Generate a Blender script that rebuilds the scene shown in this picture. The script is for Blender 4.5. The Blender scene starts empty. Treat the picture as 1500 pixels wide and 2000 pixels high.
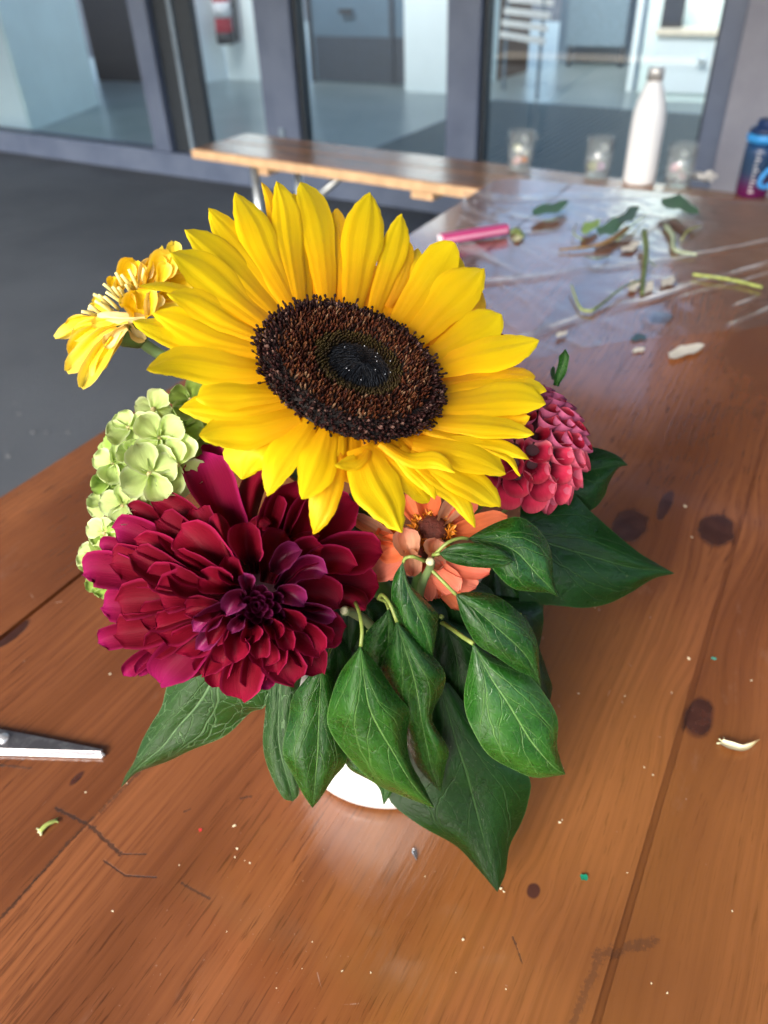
import bpy, bmesh, math, random
from mathutils import Vector, Matrix, Quaternion
R = math.radians
random.seed(11)
scene = bpy.context.scene
COL = scene.collection

# ------------------------------------------------------------------ camera
F = 1502.0                                  # focal length in photograph pixels
TABLE_Z = 0.77
HCAM = 0.26
CAM = Vector((0, 0, TABLE_Z + HCAM))
_dn = Vector((826 - 750, 2980 - 1000, F)).normalized()      # world 'down' seen by the camera
_up = -_dn
_fy = (Vector((0, 0, 1)) - _up * _up.z).normalized()
_X = _dn.cross(_fy)
if _X.x < 0: _X = -_X
BM = Matrix((_X, _fy, _up))                 # camera (x right, y down, z fwd) -> world
cam_data = bpy.data.cameras.new('camera')
cam = bpy.data.objects.new('camera', cam_data); COL.objects.link(cam)
ax = BM @ Vector((1, 0, 0)); ay = BM @ Vector((0, -1, 0)); az = BM @ Vector((0, 0, -1))
cam.matrix_world = Matrix(((ax.x, ay.x, az.x, CAM.x), (ax.y, ay.y, az.y, CAM.y), (ax.z, ay.z, az.z, CAM.z), (0, 0, 0, 1)))
cam_data.sensor_fit = 'VERTICAL'; cam_data.sensor_height = 36; cam_data.lens = F / 2000 * 36
cam_data.clip_start = 0.01; cam_data.clip_end = 500
cam_data.dof.use_dof = True
cam_data.dof.focus_distance = 0.208
cam_data.dof.aperture_fstop = cam_data.lens / 1.85
scene.camera = cam

# ------------------------------------------------------------------ sky, sun, exposure
SUN_EL, SUN_AZ = 36.0, 212.0     # azimuth: clockwise from +Y, where the sun stands
world = bpy.data.worlds.new('World'); scene.world = world; world.use_nodes = True
wn = world.node_tree.nodes; wl = world.node_tree.links
sky = wn.new('ShaderNodeTexSky'); sky.sky_type = 'NISHITA'; sky.sun_disc = False
sky.sun_elevation = R(SUN_EL); sky.sun_rotation = R(SUN_AZ); sky.air_density = 1.0; sky.dust_density = 3.0; sky.ozone_density = 1.0
wl.new(sky.outputs[0], wn['Background'].inputs[0]); wn['Background'].inputs[1].default_value = 0.115
sd = bpy.data.lights.new('sun', 'SUN'); sd.energy = 1.9; sd.angle = R(38); sd.color = (1, 0.97, 0.93)
sun = bpy.data.objects.new('sun', sd); COL.objects.link(sun)
_sv = Vector((math.sin(R(SUN_AZ)) * math.cos(R(SUN_EL)), math.cos(R(SUN_AZ)) * math.cos(R(SUN_EL)), math.sin(R(SUN_EL))))
sun.rotation_euler = (-_sv).to_track_quat('-Z', 'Y').to_euler()
sun.location = _sv * 20
scene.view_settings.view_transform = 'Standard'; scene.view_settings.look = 'None'
scene.view_settings.gamma = 1; scene.view_settings.use_curve_mapping = False
scene.view_settings.exposure = 1.82
scene.cycles.max_bounces = 7; scene.cycles.transparent_max_bounces = 24
scene.cycles.caustics_reflective = False; scene.cycles.caustics_refractive = False
scene.cycles.use_denoising = True
scene.cycles.use_adaptive_sampling = True; scene.cycles.adaptive_threshold = .02

# ------------------------------------------------------------------ helpers
K = 0.65                                    # depths below are noted for a camera 0.40 m above the table
def U(x, y, d):                             # photograph pixel + depth along the optical axis -> world
    return CAM + BM @ (Vector(((x - 750) / F, (y - 1000) / F, 1)) * (d * K))
def Um(x, y, d):
    return CAM + BM @ (Vector(((x - 750) / F, (y - 1000) / F, 1)) * d)
def onz(x, y, z):                           # pixel ray hits the level z
    r = BM @ Vector((x - 750, y - 1000, F))
    return CAM + r * ((z - CAM.z) / r.z)
def camv(x, y, z): return (BM @ Vector((x, y, z))).normalized()
def tag(o, label=None, cat=None, group=None, kind=None):
    if label: o['label'] = label
    if cat: o['category'] = cat
    if group: o['group'] = group
    if kind: o['kind'] = kind
    return o
def empty(name, loc, label=None, cat=None, group=None):
    o = bpy.data.objects.new(name, None); COL.objects.link(o); o.location = loc; o.empty_display_size = .02
    return tag(o, label, cat, group)
def link(name, me, mat=None, parent=None, smooth=True):
    o = bpy.data.objects.new(name, me); COL.objects.link(o)
    if mat is not None and len(me.materials) == 0: me.materials.append(mat)
    if smooth:
        me.polygons.foreach_set('use_smooth', [True] * len(me.polygons))
    if parent is not None:
        o.parent = parent
        if parent.type == 'EMPTY' and parent.parent is None:
            o.matrix_parent_inverse = Matrix.Translation(-Vector(parent.location))
    return o
def mesh(name, verts, faces, mat=None, parent=None, uvs=None, smooth=True):
    me = bpy.data.meshes.new(name); me.from_pydata([tuple(v) for v in verts], [], faces)
    if uvs is not None:
        uvl = me.uv_layers.new(name='UVMap')
        li = [i for f in faces for i in f]
        flat = []
        for i in li: flat += [uvs[i][0], uvs[i][1]]
        uvl.data.foreach_set('uv', flat)
    me.update()
    return link(name, me, mat, parent, smooth)
def crom(P, n):                             # Catmull-Rom through tuples, n samples
    P = [tuple(map(float, p)) for p in P]; m = len(P) - 1; out = []
    for i in range(n):
        s = i / (n - 1) * m; k = min(int(s), m - 1); f = s - k
        p0 = P[k - 1] if k > 0 else tuple(2 * a - b for a, b in zip(P[0], P[1]))
        p1, p2 = P[k], P[k + 1]
        p3 = P[k + 2] if k + 2 <= m else tuple(2 * a - b for a, b in zip(P[m], P[m - 1]))
        out.append(tuple(.5 * (2 * b + (c - a) * f + (2 * a - 5 * b + 4 * c - d) * f * f + (3 * b - a - 3 * c + d) * f ** 3) for a, b, c, d in zip(p0, p1, p2, p3)))
    return out
def lerp(tab, t):
    for (a, b), (c, d) in zip(tab, tab[1:]):
        if t <= c: return b + (d - b) * (t - a) / max(c - a, 1e-6)
    return tab[-1][1]
def smooth_tab(tab, t):
    for (a, b), (c, d) in zip(tab, tab[1:]):
        if t <= c:
            f = (t - a) / max(c - a, 1e-6); f = f * f * (3 - 2 * f); return b + (d - b) * f
    return tab[-1][1]
def grid_mesh(name, G, mat, parent, flip_to=None):
    nr, nc = len(G), len(G[0])
    verts = [p for row in G for p in row]
    uvs = [(j / (nc - 1), i / (nr - 1)) for i in range(nr) for j in range(nc)]
    faces = [(i * nc + j, i * nc + j + 1, (i + 1) * nc + j + 1, (i + 1) * nc + j) for i in range(nr - 1) for j in range(nc - 1)]
    i, j = nr // 2, nc // 2
    nrm = (G[i][j] - G[i - 1][j]).cross(G[i][j] - G[i][j - 1])      # direction sign test
    f = faces[(nr // 2 - 1) * (nc - 1) + nc // 2 - 1]
    a, b, c = verts[f[0]], verts[f[1]], verts[f[2]]
    nn = (b - a).cross(c - a)
    want = flip_to if flip_to is not None else (CAM - G[i][j])
    if nn.dot(want) < 0: faces = [tuple(reversed(q)) for q in faces]
    return mesh(name, verts, faces, mat, parent, uvs)
def displace(G, fn):                        # move grid points along the grid normal by fn(t, u) metres
    nr, nc = len(G), len(G[0]); H = []
    for i in range(nr):
        row = []
        for j in range(nc):
            a = G[min(i + 1, nr - 1)][j] - G[max(i - 1, 0)][j]; b = G[i][min(j + 1, nc - 1)] - G[i][max(j - 1, 0)]
            n = a.cross(b)
            n = n.normalized() if n.length > 1e-12 else Vector((0, 0, 0))
            if n.dot(CAM - G[i][j]) < 0: n = -n
            row.append(G[i][j] + n * fn(i / (nr - 1), 2 * j / (nc - 1) - 1))
        H.append(row)
    return H
def blade(name, path, hw, prof, depth, mat, parent, nr=16, nc=9, disp=None, wob=0.0, skew=0.0):
    """A petal: centre line in photograph pixels, half width hw, depth(x, y, t, u) gives its distance."""
    C = crom(path, nr); G = []
    ph = random.uniform(0, 6)
    for i, (x, y) in enumerate(C):
        a = C[min(i + 1, nr - 1)]; b = C[max(i - 1, 0)]
        tx, ty = a[0] - b[0], a[1] - b[1]; l = math.hypot(tx, ty) or 1
        px, py = -ty / l, tx / l
        t = i / (nr - 1); w = hw * smooth_tab(prof, t)
        row = []
        for j in range(nc):
            u = 2 * j / (nc - 1) - 1
            ww = w * (1 + wob * math.sin(t * 9 + ph + (2 if u > 0 else 0)) + skew * u)
            row.append(U(x + px * ww * u, y + py * ww * u, depth(x + px * ww * u, y + py * ww * u, t, u)))
        G.append(row)
    if disp: G = displace(G, disp)
    return grid_mesh(name, G, mat, parent)
def leaf(name, st, off, sc, d0, d1, mat, parent, dl=.006, dr=.006, arch=0.0, nr=30, nc=17, bulge=.004, wav=.0012):
    """A leaf from stations (left edge, midrib, right edge) traced in the photograph; d0..d1 base and tip distance."""
    P = []
    for s in st:
        if len(s) == 2: s = (s[0], s[1]) * 3
        P.append(tuple((v / sc + off[k % 2]) for k, v in enumerate(s)))
    C = crom(P, nr); G = []; ph = random.uniform(0, 6)
    for i, (lx, ly, mx, my, rx, ry) in enumerate(C):
        t = i / (nr - 1); d = d0 + (d1 - d0) * t - arch * math.sin(math.pi * t); row = []
        wl_, wr_ = math.hypot(lx - mx, ly - my), math.hypot(rx - mx, ry - my)
        for j in range(nc):
            u = 2 * j / (nc - 1) - 1; a = abs(u)
            ex, ey, dd, w = (lx, ly, dl, wl_) if u < 0 else (rx, ry, dr, wr_)
            q = min(1, w / 50)
            z = d + dd * a * q - bulge * math.sin(math.pi * a) * q + wav * math.sin(t * 17 + ph + (3 if u < 0 else 0)) * a * a * q
            row.append(U(mx + (ex - mx) * a, my + (ey - my) * a, z))
        G.append(row)
    return grid_mesh(name, G, mat, parent)
def tube(name, pts, rad, mat, parent=None, ns=8, nr=None, caps=True, join=None):
    """A tube through world points; rad is a number or a list."""
    n = nr or max(2, len(pts) * 4)
    rr = rad if isinstance(rad, (list, tuple)) else [rad] * len(pts)
    C = crom([(p[0], p[1], p[2], r) for p, r in zip(pts, rr)], n) if len(pts) > 2 else [tuple(pts[0]) + (rr[0],), tuple(pts[1]) + (rr[1],)]
    n = len(C); V = []; Fc = []; prev = None
    for i in range(n):
        p = Vector(C[i][:3]); a = Vector(C[min(i + 1, n - 1)][:3]); b = Vector(C[max(i - 1, 0)][:3])
        t = (a - b).normalized()
        if prev is None: s = t.orthogonal().normalized()
        else: s = (prev - t * prev.dot(t)).normalized()
        prev = s; w = t.cross(s)
        for k in range(ns):
            an = 2 * math.pi * k / ns
            V.append(p + (s * math.cos(an) + w * math.sin(an)) * C[i][3])
    for i in range(n - 1):
        for k in range(ns):
            Fc.append((i * ns + k, i * ns + (k + 1) % ns, (i + 1) * ns + (k + 1) % ns, (i + 1) * ns + k))
    if caps: Fc += [tuple(reversed(range(ns))), tuple(range((n - 1) * ns, n * ns))]
    if join is not None:
        o = len(join[0]); join[0].extend(V); join[1].extend([tuple(i + o for i in f) for f in Fc]); return None
    return mesh(name, V, Fc, mat, parent)
def lathe(name, prof, loc, mat, parent=None, ns=40, axis=None, smooth=True):
    V = []; Fc = []; n = len(prof)
    for r, z in prof:
        for k in range(ns):
            a = 2 * math.pi * k / ns; V.append(Vector((r * math.cos(a), r * math.sin(a), z)))
    for i in range(n - 1):
        for k in range(ns):
            Fc.append((i * ns + k, i * ns + (k + 1) % ns, (i + 1) * ns + (k + 1) % ns, (i + 1) * ns + k))
    M = Matrix.Translation(loc)
    if axis is not None: M = M @ Vector(axis).to_track_quat('Z', 'Y').to_matrix().to_4x4()
    if prof[0][0] > 1e-6: Fc.append(tuple(reversed(range(ns))))
    if prof[-1][0] > 1e-6: Fc.append(tuple(range((n - 1) * ns, n * ns)))
    return mesh(name, [M @ v for v in V], Fc, mat, parent, smooth=smooth)
def box(name, p0, p1, frame, mat, parent=None, bev=0.0, seg=2):
    """Box between corner coordinates in a frame (4x4)."""
    bm = bmesh.new(); bmesh.ops.create_cube(bm, size=1)
    c = [(a + b) / 2 for a, b in zip(p0, p1)]; s = [abs(b - a) for a, b in zip(p0, p1)]
    for v in bm.verts: v.co = Vector((v.co.x * s[0] + c[0], v.co.y * s[1] + c[1], v.co.z * s[2] + c[2]))
    if bev > 0: bmesh.ops.bevel(bm, geom=bm.edges[:], offset=bev, segments=seg, profile=.6, affect='EDGES')
    bmesh.ops.transform(bm, matrix=frame, verts=bm.verts)
    me = bpy.data.meshes.new(name); bm.to_mesh(me); bm.free()
    return link(name, me, mat, parent, smooth=False)

# ------------------------------------------------------------------ materials
class E:                                    # a tiny expression layer over shader math nodes
    def __init__(s, nt, sock): s.nt, s.s = nt, sock
    def _m(s, op, *a, clamp=False):
        n = s.nt.nodes.new('ShaderNodeMath'); n.operation = op; n.use_clamp = clamp
        for k, v in enumerate((s,) + a):
            if isinstance(v, E): s.nt.links.new(v.s, n.inputs[k])
            else: n.inputs[k].default_value = v
        return E(s.nt, n.outputs[0])
    def __add__(s, o): return s._m('ADD', o)
    def __sub__(s, o): return s._m('SUBTRACT', o)
    def __mul__(s, o): return s._m('MULTIPLY', o)
    def __truediv__(s, o): return s._m('DIVIDE', o)
    __radd__ = __add__; __rmul__ = __mul__
    def rsub(s, a): return (s * -1) + a
    def abs(s): return s._m('ABSOLUTE')
    def sin(s): return s._m('SINE')
    def exp(s): return s._m('EXPONENT')
    def sqrt(s): return s._m('SQRT')
    def frac(s): return s._m('FRACT')
    def pow(s, p): return s._m('POWER', p)
    def max(s, o): return s._m('MAXIMUM', o)
    def min(s, o): return s._m('MINIMUM', o)
    def clamp(s): return s._m('ADD', 0.0, clamp=True)
    def step(s, a, b):                      # smooth step from a to b
        n = s.nt.nodes.new('ShaderNodeMapRange'); n.interpolation_type = 'SMOOTHSTEP'
        s.nt.links.new(s.s, n.inputs[0]); n.inputs[1].default_value = a; n.inputs[2].default_value = b
        if a > b:
            n.inputs[1].default_value = b; n.inputs[2].default_value = a; n.inputs[3].default_value = 1; n.inputs[4].default_value = 0
        return E(s.nt, n.outputs[0])
class Mat:
    def __init__(s, name):
        s.m = bpy.data.materials.new(name); s.m.use_nodes = True; s.nt = s.m.node_tree
        s.b = s.nt.nodes['Principled BSDF']; s.out = s.nt.nodes['Material Output']
    def node(s, t): return s.nt.nodes.new(t)
    def lk(s, a, b): s.nt.links.new(a.s if isinstance(a, E) else a, b)
    def uv(s):
        n = s.node('ShaderNodeUVMap'); x = s.node('ShaderNodeSeparateXYZ'); s.lk(n.outputs[0], x.inputs[0])
        return E(s.nt, x.outputs[0]), E(s.nt, x.outputs[1])
    def xyz(s, kind='Object'):
        n = s.node('ShaderNodeTexCoord'); x = s.node('ShaderNodeSeparateXYZ'); s.lk(n.outputs[kind], x.inputs[0])
        return tuple(E(s.nt, x.outputs[k]) for k in range(3))
    def rnd(s):
        n = s.node('ShaderNodeObjectInfo'); return E(s.nt, n.outputs['Random'])
    def comb(s, x, y, z):
        n = s.node('ShaderNodeCombineXYZ')
        for k, v in enumerate((x, y, z)):
            if isinstance(v, E): s.lk(v, n.inputs[k])
            else: n.inputs[k].default_value = v
        return n.outputs[0]
    def noise(s, vec, scale, detail=3, rough=.55, dist=0.0):
        n = s.node('ShaderNodeTexNoise'); n.inputs['Scale'].default_value = scale; n.inputs['Detail'].default_value = detail
        n.inputs['Roughness'].default_value = rough; n.inputs['Distortion'].default_value = dist
        if vec is not None: s.lk(vec, n.inputs['Vector'])
        return E(s.nt, n.outputs[0])
    def objco(s): return s.node('ShaderNodeTexCoord').outputs['Object']
    def mix(s, f, a, b):
        n = s.node('ShaderNodeMix'); n.data_type = 'RGBA'
        if isinstance(f, E): s.lk(f, n.inputs[0])
        else: n.inputs[0].default_value = f
        for v, i in ((a, 6), (b, 7)):
            if isinstance(v, tuple): n.inputs[i].default_value = (v[0], v[1], v[2], 1)
            else: s.lk(v, n.inputs[i])
        return n.outputs[2]
    def bump(s, h, dist=.001, strength=1.0):
        n = s.node('ShaderNodeBump'); n.inputs['Distance'].default_value = dist; n.inputs['Strength'].default_value = strength
        s.lk(h, n.inputs['Height']); s.lk(n.outputs[0], s.b.inputs['Normal']); return n
    def color(s, c):
        if isinstance(c, tuple): s.b.inputs['Base Color'].default_value = (c[0], c[1], c[2], 1)
        else: s.lk(c, s.b.inputs['Base Color'])
    def set(s, **k):
        for a, v in k.items():
            i = s.b.inputs[a.replace('_', ' ')]
            if isinstance(v, E): s.lk(v, i)
            else: i.default_value = v
        return s
    def translucent(s, col, fac):
        t = s.node('ShaderNodeBsdfTranslucent'); mx = s.node('ShaderNodeMixShader'); mx.inputs[0].default_value = fac
        if isinstance(col, tuple): t.inputs[0].default_value = (*col, 1)
        else: s.lk(col, t.inputs[0])
        s.lk(s.b.outputs[0], mx.inputs[1]); s.lk(t.outputs[0], mx.inputs[2]); s.lk(mx.outputs[0], s.out.inputs[0])
def plain(name, col, rough=.5, metal=0.0, var=0.12, scale=40, bump=0.0, **k):
    m = Mat(name); n = m.noise(m.objco(), scale, 4)
    f = n.step(.3, .7)
    m.color(m.mix(f, tuple(c * (1 - var) for c in col), tuple(min(1, c * (1 + var)) for c in col)))
    m.set(Roughness=rough, Metallic=metal, **k)
    if bump: m.bump(n, bump)
    return m.m

# ------------------------------------------------------------------ table frame (u along the boards, v across)
TA = Matrix(((.5, .866025, 0, 0), (.866025, -.5, 0, 0), (0, 0, 1, TABLE_Z), (0, 0, 0, 1)))   # columns: u, v, z
TAI = TA.inverted()
def tuv(x, y):                              # pixel on the table top -> (u, v)
    p = TAI @ onz(x, y, TABLE_Z); return p.x, p.y

# ---- ground
m = Mat('asphalt'); co = m.objco()
n1 = m.noise(co, 1.3, 4); n2 = m.noise(co, 260, 3); n3 = m.noise(co, 14, 4)
c = m.mix(n1.step(.3, .7), (.046, .053, .065), (.075, .085, .100)); c = m.mix(n2.step(.6, .75) * .5, c, (.12, .13, .14))
c = m.mix(n3.step(.72, .8) * .35, c, (.16, .17, .18))
m.color(c); m.set(Roughness=.85); m.bump(n2, .004); ASPHALT = m.m
g = mesh('ground', [(-60, -60, 0), (60, -60, 0), (60, 60, 0), (-60, 60, 0)], [(0, 1, 2, 3)], ASPHALT, smooth=False); tag(g, kind='structure')
mp = plain('grit', (.15, .155, .16), .8)
for k in range(26):                          # pale specks of grit on the asphalt by the table
    x, y = random.uniform(0, 420), random.uniform(420, 900)
    if k < 4: x, y = [(65, 845), (90, 845), (133, 845), (160, 420)][k]
    if y > 965 - .66 * x - 30: continue
    p = onz(x, y, 0); s = random.uniform(.002, .006)
    o = lathe('grit', [(.0, .0), (s, .001), (s * .8, s * .5), (0, s * .7)], p, mp, ns=7)
    tag(o, 'tiny pale grit speck lying on the dark asphalt', 'grit', 'grit on the asphalt')

CAN_D = 5.2
# ---- glazed entrance (facade frame: x along it, y inwards, z up)
FA = onz(0, 292, 0); FC = onz(860, 414, 0); fd = (FC - FA).normalized(); fn = Vector((-fd.y, fd.x, 0))
FM = Matrix(((fd.x, fn.x, 0, FA.x), (fd.y, fn.y, 0, FA.y), (0, 0, 1, 0), (0, 0, 0, 1)))
m = Mat('anthracite_frame'); n = m.noise(m.objco(), 6, 3)
m.color(m.mix(n.step(.3, .7), (.095, .125, .20), (.13, .165, .245))); m.set(Roughness=.42); m.bump(m.noise(m.objco(), 900, 2), .0002); FRAME = m.m
FRAME_D = plain('dark_gasket', (.018, .026, .036), .5)
FRAME_L = plain('light_edge', (.22, .29, .36), .35)
m = Mat('door_glass'); nt = m.nt; nt.nodes.remove(m.b)
tr = m.node('ShaderNodeBsdfTransparent'); tr.inputs[0].default_value = (.88, .97, .99, 1)
gl = m.node('ShaderNodeBsdfGlossy'); gl.inputs['Roughness'].default_value = .01
fr = m.node('ShaderNodeLayerWeight'); fr.inputs[0].default_value = .5; mx = m.node('ShaderNodeMixShader')
m.lk(E(nt, fr.outputs['Facing']).pow(5) * .9 + .11, mx.inputs[0]); m.lk(tr.outputs[0], mx.inputs[1]); m.lk(gl.outputs[0], mx.inputs[2]); m.lk(mx.outputs[0], m.out.inputs[0])
GLASS = m.m
m = Mat('rendered_wall'); n = m.noise(m.objco(), 5, 4)
m.color(m.mix(n.step(.3, .7), (.24, .245, .30), (.30, .305, .36))); m.set(Roughness=.8); m.bump(m.noise(m.objco(), 220, 3), .002); WALL = m.m
ent = empty('glazed_entrance', FA, 'grey framed glass entrance doors of the building behind the bench', 'doorway')
def fb(name, u0, u1, w0, w1, z0, z1, mat, parent=ent, bev=.004): return box(name, (u0, w0, z0), (u1, w1, z1), FM, mat, parent, bev)
fb('threshold', -1.6, 4.27, -.03, .09, .0, .115, FRAME)
fb('mullion', 1.395, 1.515, -.02, .075, .1165, 2.3, FRAME)
fb('gasket', 1.5165, 1.63, .02, .06, .1165, 2.3, FRAME_D)
fb('door_edge', 1.631, 1.655, .005, .06, .1165, 2.3, FRAME_L)
fb('gasket', 1.656, 1.765, .02, .06, .1165, 2.3, FRAME_D)
fb('mullion', 2.165, 2.235, -.005, .07, .1165, 2.3, FRAME)
fb('mullion', 2.237, 2.375, -.02, .075, .1165, 2.3, FRAME)
fb('gasket', 2.3765, 2.398, .0, .06, .1165, 2.3, FRAME_D)
fb('mullion', 3.15, 3.215, -.02, .075, .1165, 2.3, FRAME)
fb('mullion', 3.2165, 3.297, -.028, .075, .1165, 2.3, FRAME)
fb('gasket', 3.2985, 3.316, .0, .06, .1165, 2.3, FRAME_D)
fb('gasket', 4.168, 4.181, .0, .06, .1165, 2.3, FRAME_D)
fb('mullion', 4.182, 4.256, -.03, .08, .1165, 2.3, FRAME)
fb('mullion', -1.6, -1.5, -.02, .075, .1165, 2.3, FRAME)
fb('head_rail', -1.6, 4.27, -.03, .09, 2.3015, 2.42, FRAME)
fb('wall', 4.2575, 9.0, -.05, .25, 0, 2.65, WALL)
fb('wall', -1.6, 4.2575, -.05, .25, 2.4215, 2.65, WALL)
fb('wall', -9.0, -1.6015, -.05, .25, 0, 2.65, WALL)
for a, b in ((-1.5, 1.395), (1.765, 2.165), (2.398, 3.15), (3.316, 4.168)):
    mesh('pane', [FM @ Vector(p) for p in ((a, .03, .115), (b, .03, .115), (b, .03, 2.3), (a, .03, 2.3))], [(0, 1, 2, 3)], GLASS, ent, smooth=False)
    fb('pane_seal', a, b, .015, .028, .1165, .124, FRAME_D, bev=0)
fb('door_closer', 2.262, 2.29, -.032, -.0215, .2, .29, FRAME_L)
# ---- unseen roof slab, added to shape the light on the forecourt
m = Mat('fair_faced_concrete'); n = m.noise(m.objco(), 2.2, 5); m.color(m.mix(n.step(.3, .7), (.66, .67, .68), (.74, .75, .76))); m.set(Roughness=.85); CONC = m.m
can = empty('added_canopy', FM @ Vector((1.5, -.06, 0)), 'added concrete roof slab out of view that shades the forecourt', 'added_canopy')
box('slab', (-8.8, -CAN_D, 2.66), (8.8, -.055, 2.78), FM, CONC, can, .01)
for u in (-8.0, 8.0): lathe('column', [(.11, 0), (.11, 2.659)], FM @ Vector((u, -CAN_D + .4, 0)), CONC, can, ns=24)
# ---- interior
m = Mat('hall_floor'); n = m.noise(m.objco(), 2.5, 4)
m.color(m.mix(n.step(.3, .7), (.20, .25, .25), (.25, .30, .30))); m.set(Roughness=.30); HFLOOR = m.m
o = mesh('hall_floor', [FM @ Vector(p) for p in ((-3, .1, .004), (7, .1, .004), (7, 8, .004), (-3, 8, .004))], [(0, 1, 2, 3)], HFLOOR, smooth=False); tag(o, kind='structure')
IW = plain('white_wall', (.72, .80, .83), .7, var=.03, scale=3)
IW2 = plain('pale_panel', (.68, .80, .79), .6, var=.04, scale=4)
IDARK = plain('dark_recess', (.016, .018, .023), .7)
IBLUE = plain('blue_grey_door', (.085, .14, .20), .45, var=.1, scale=2)
IBLUE2 = plain('blue_grey_low', (.032, .045, .068), .45)
IBROWN = plain('brown_panel', (.085, .05, .034), .6)
hall = empty('entrance_hall', FM @ Vector((1, 2.8, 0)), 'pale entrance hall with white walls and dark doors behind the glass', 'hall')
def wl_(name, p, q, z0, z1, mat, th=.05, parent=hall):
    a, b = Vector((*p, 0)), Vector((*q, 0)); d = (b - a).normalized(); n = Vector((-d.y, d.x, 0)) * th
    V = [FM @ Vector((*(a + s).xy, z)) for z in (z0, z1) for s in (Vector(), b - a, b - a + n, n)]
    return mesh(name, V, [(0, 1, 2, 3), (7, 6, 5, 4), (0, 4, 5, 1), (1, 5, 6, 2), (2, 6, 7, 3), (3, 7, 4, 0)], mat, parent, smooth=False)
wl_('partition', (-.26, .45), (-.6, 1.36), 0, 2.4, IW2)
wl_('partition', (-.36, .30), (-.27, .44), 0, 2.4, IW, .02)
wl_('partition', (-1.6, .5), (-.40, .34), 0, 2.4, IW, .02)
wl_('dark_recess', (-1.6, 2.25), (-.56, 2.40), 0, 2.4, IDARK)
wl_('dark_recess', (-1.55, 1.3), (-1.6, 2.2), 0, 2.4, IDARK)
wl_('wall', (-.55, 2.40), (-.48, 2.74), 0, 2.6, IW)
wl_('wall', (-.47, 2.74), (.25, 2.76), 0, 2.6, IW)
wl_('column', (.26, 2.70), (.355, 2.71), 0, 2.6, IW, .15)
d_ = wl_('door', (.39, 2.88), (1.34, 2.95), .0, 2.2, IBLUE)
wl_('kick_plate', (.42, 2.868), (1.32, 2.935), .02, .34, IBLUE2, .008, d_)
wl_('door_stile', (1.12, 2.90), (1.15, 2.902), .02, 2.2, IBLUE2, .008, d_)
wl_('handle', (.68, 2.85), (.80, 2.858), .50, .53, IDARK, .02, d_)
wl_('door_stile', (.36, 2.86), (.385, 2.862), 0, 2.2, IDARK, .04, d_)
wl_('column', (1.36, 2.72), (1.78, 2.74), 0, 2.6, IW, .2)
wl_('panel', (1.80, 2.95), (1.81, 3.45), 0, 2.6, IW2)
wl_('panel', (1.815, 3.46), (1.86, 3.98), 0, 2.6, IBROWN)
wl_('wall', (1.86, 5.4), (2.6, 5.5), 0, 2.6, IBLUE)
wl_('added_dark_wall', (1.88, 4.62), (2.62, 4.66), 0, 2.6, IBLUE, .03)  # this and the next dark wall added to hide the bright sky-lit floor
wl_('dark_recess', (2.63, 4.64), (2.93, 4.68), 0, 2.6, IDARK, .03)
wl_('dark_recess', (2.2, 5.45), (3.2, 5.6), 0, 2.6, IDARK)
wl_('wall', (3.0, 5.2), (6.5, 5.3), 0, 2.6, IBLUE)
wl_('panel', (2.98, 3.3), (2.94, 4.2), 0, 2.6, IW, .04)
wl_('panel', (3.02, 3.3), (4.6, 3.4), .0, 2.6, IW2, .04)
IBEAM = plain('metal_grid', (.05, .08, .11), .5)
for k in range(3): wl_('shelf_rail', (2.15, 4.9 - k * .002), (2.75, 4.95 - k * .002), .15 + .22 * k, .17 + .22 * k, IBEAM, .02)
cab = empty('cabinet', FM @ Vector((2.2, 4.3, 0)), 'blue grey cabinet on thin legs deep inside the hall', 'cabinet')
wl_('body', (2.05, 4.35), (2.55, 4.42), .16, 1.3, plain('cabinet_blue', (.11, .17, .22), .5), .3, cab)
for q in ((2.07, 4.36), (2.52, 4.42)): wl_('leg', q, (q[0] + .03, q[1]), 0, .159, FRAME_D, .03, cab)
ctr = empty('low_counter', FM @ Vector((3.5, 3.0, 0)), 'low white counter with cream top behind the right glass pane', 'counter')
wl_('body', (3.20, 2.98), (3.95, 3.05), .06, .40, IW, .25, ctr)
wl_('plinth', (3.22, 3.0), (3.93, 3.07), 0, .059, IW2, .2, ctr)
wl_('top', (3.18, 2.95), (3.97, 3.02), .401, .43, plain('cream_top', (.75, .66, .52), .5), .28, ctr)
lathe('knob', [(0, 0), (.03, .002), (.03, .012), (0, .02)], FM @ Vector((3.52, 2.975, .27)), IW, ctr, ns=14, axis=-fn)
scr = empty('wall_screen', FM @ Vector((3.2, 3.28, .5)), 'small dark screen standing on the low white counter', 'screen')
wl_('housing', (3.17, 3.10), (3.31, 3.12), .431, .66, IDARK, .03, scr)
wl_('glass', (3.185, 3.098), (3.30, 3.114), .46, .645, plain('screen_glass', (.03, .04, .06), .15), .0015, scr)
SL = plain('pale_slats', (.55, .56, .56), .6)
rk = empty('slat_reflection', FM @ Vector((2.3, 2.95, 0)), 'pale slats standing in for a reflection in the glass doors', 'reflected_slats')  # solid slats built to imitate a reflection in the door glass
for k in range(4): wl_('slat', (2.0 + .012 * k, 3.05), (2.48 + .012 * k, 2.72), .35 + .075 * k, .39 + .075 * k, SL, .02, rk)
for q in ((2.04, 3.045), (2.43, 2.775)): wl_('post', q, (q[0] + .02, q[1] - .012), 0, .66, plain('slat_post', (.1, .14, .18), .5), .015, rk)
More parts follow.
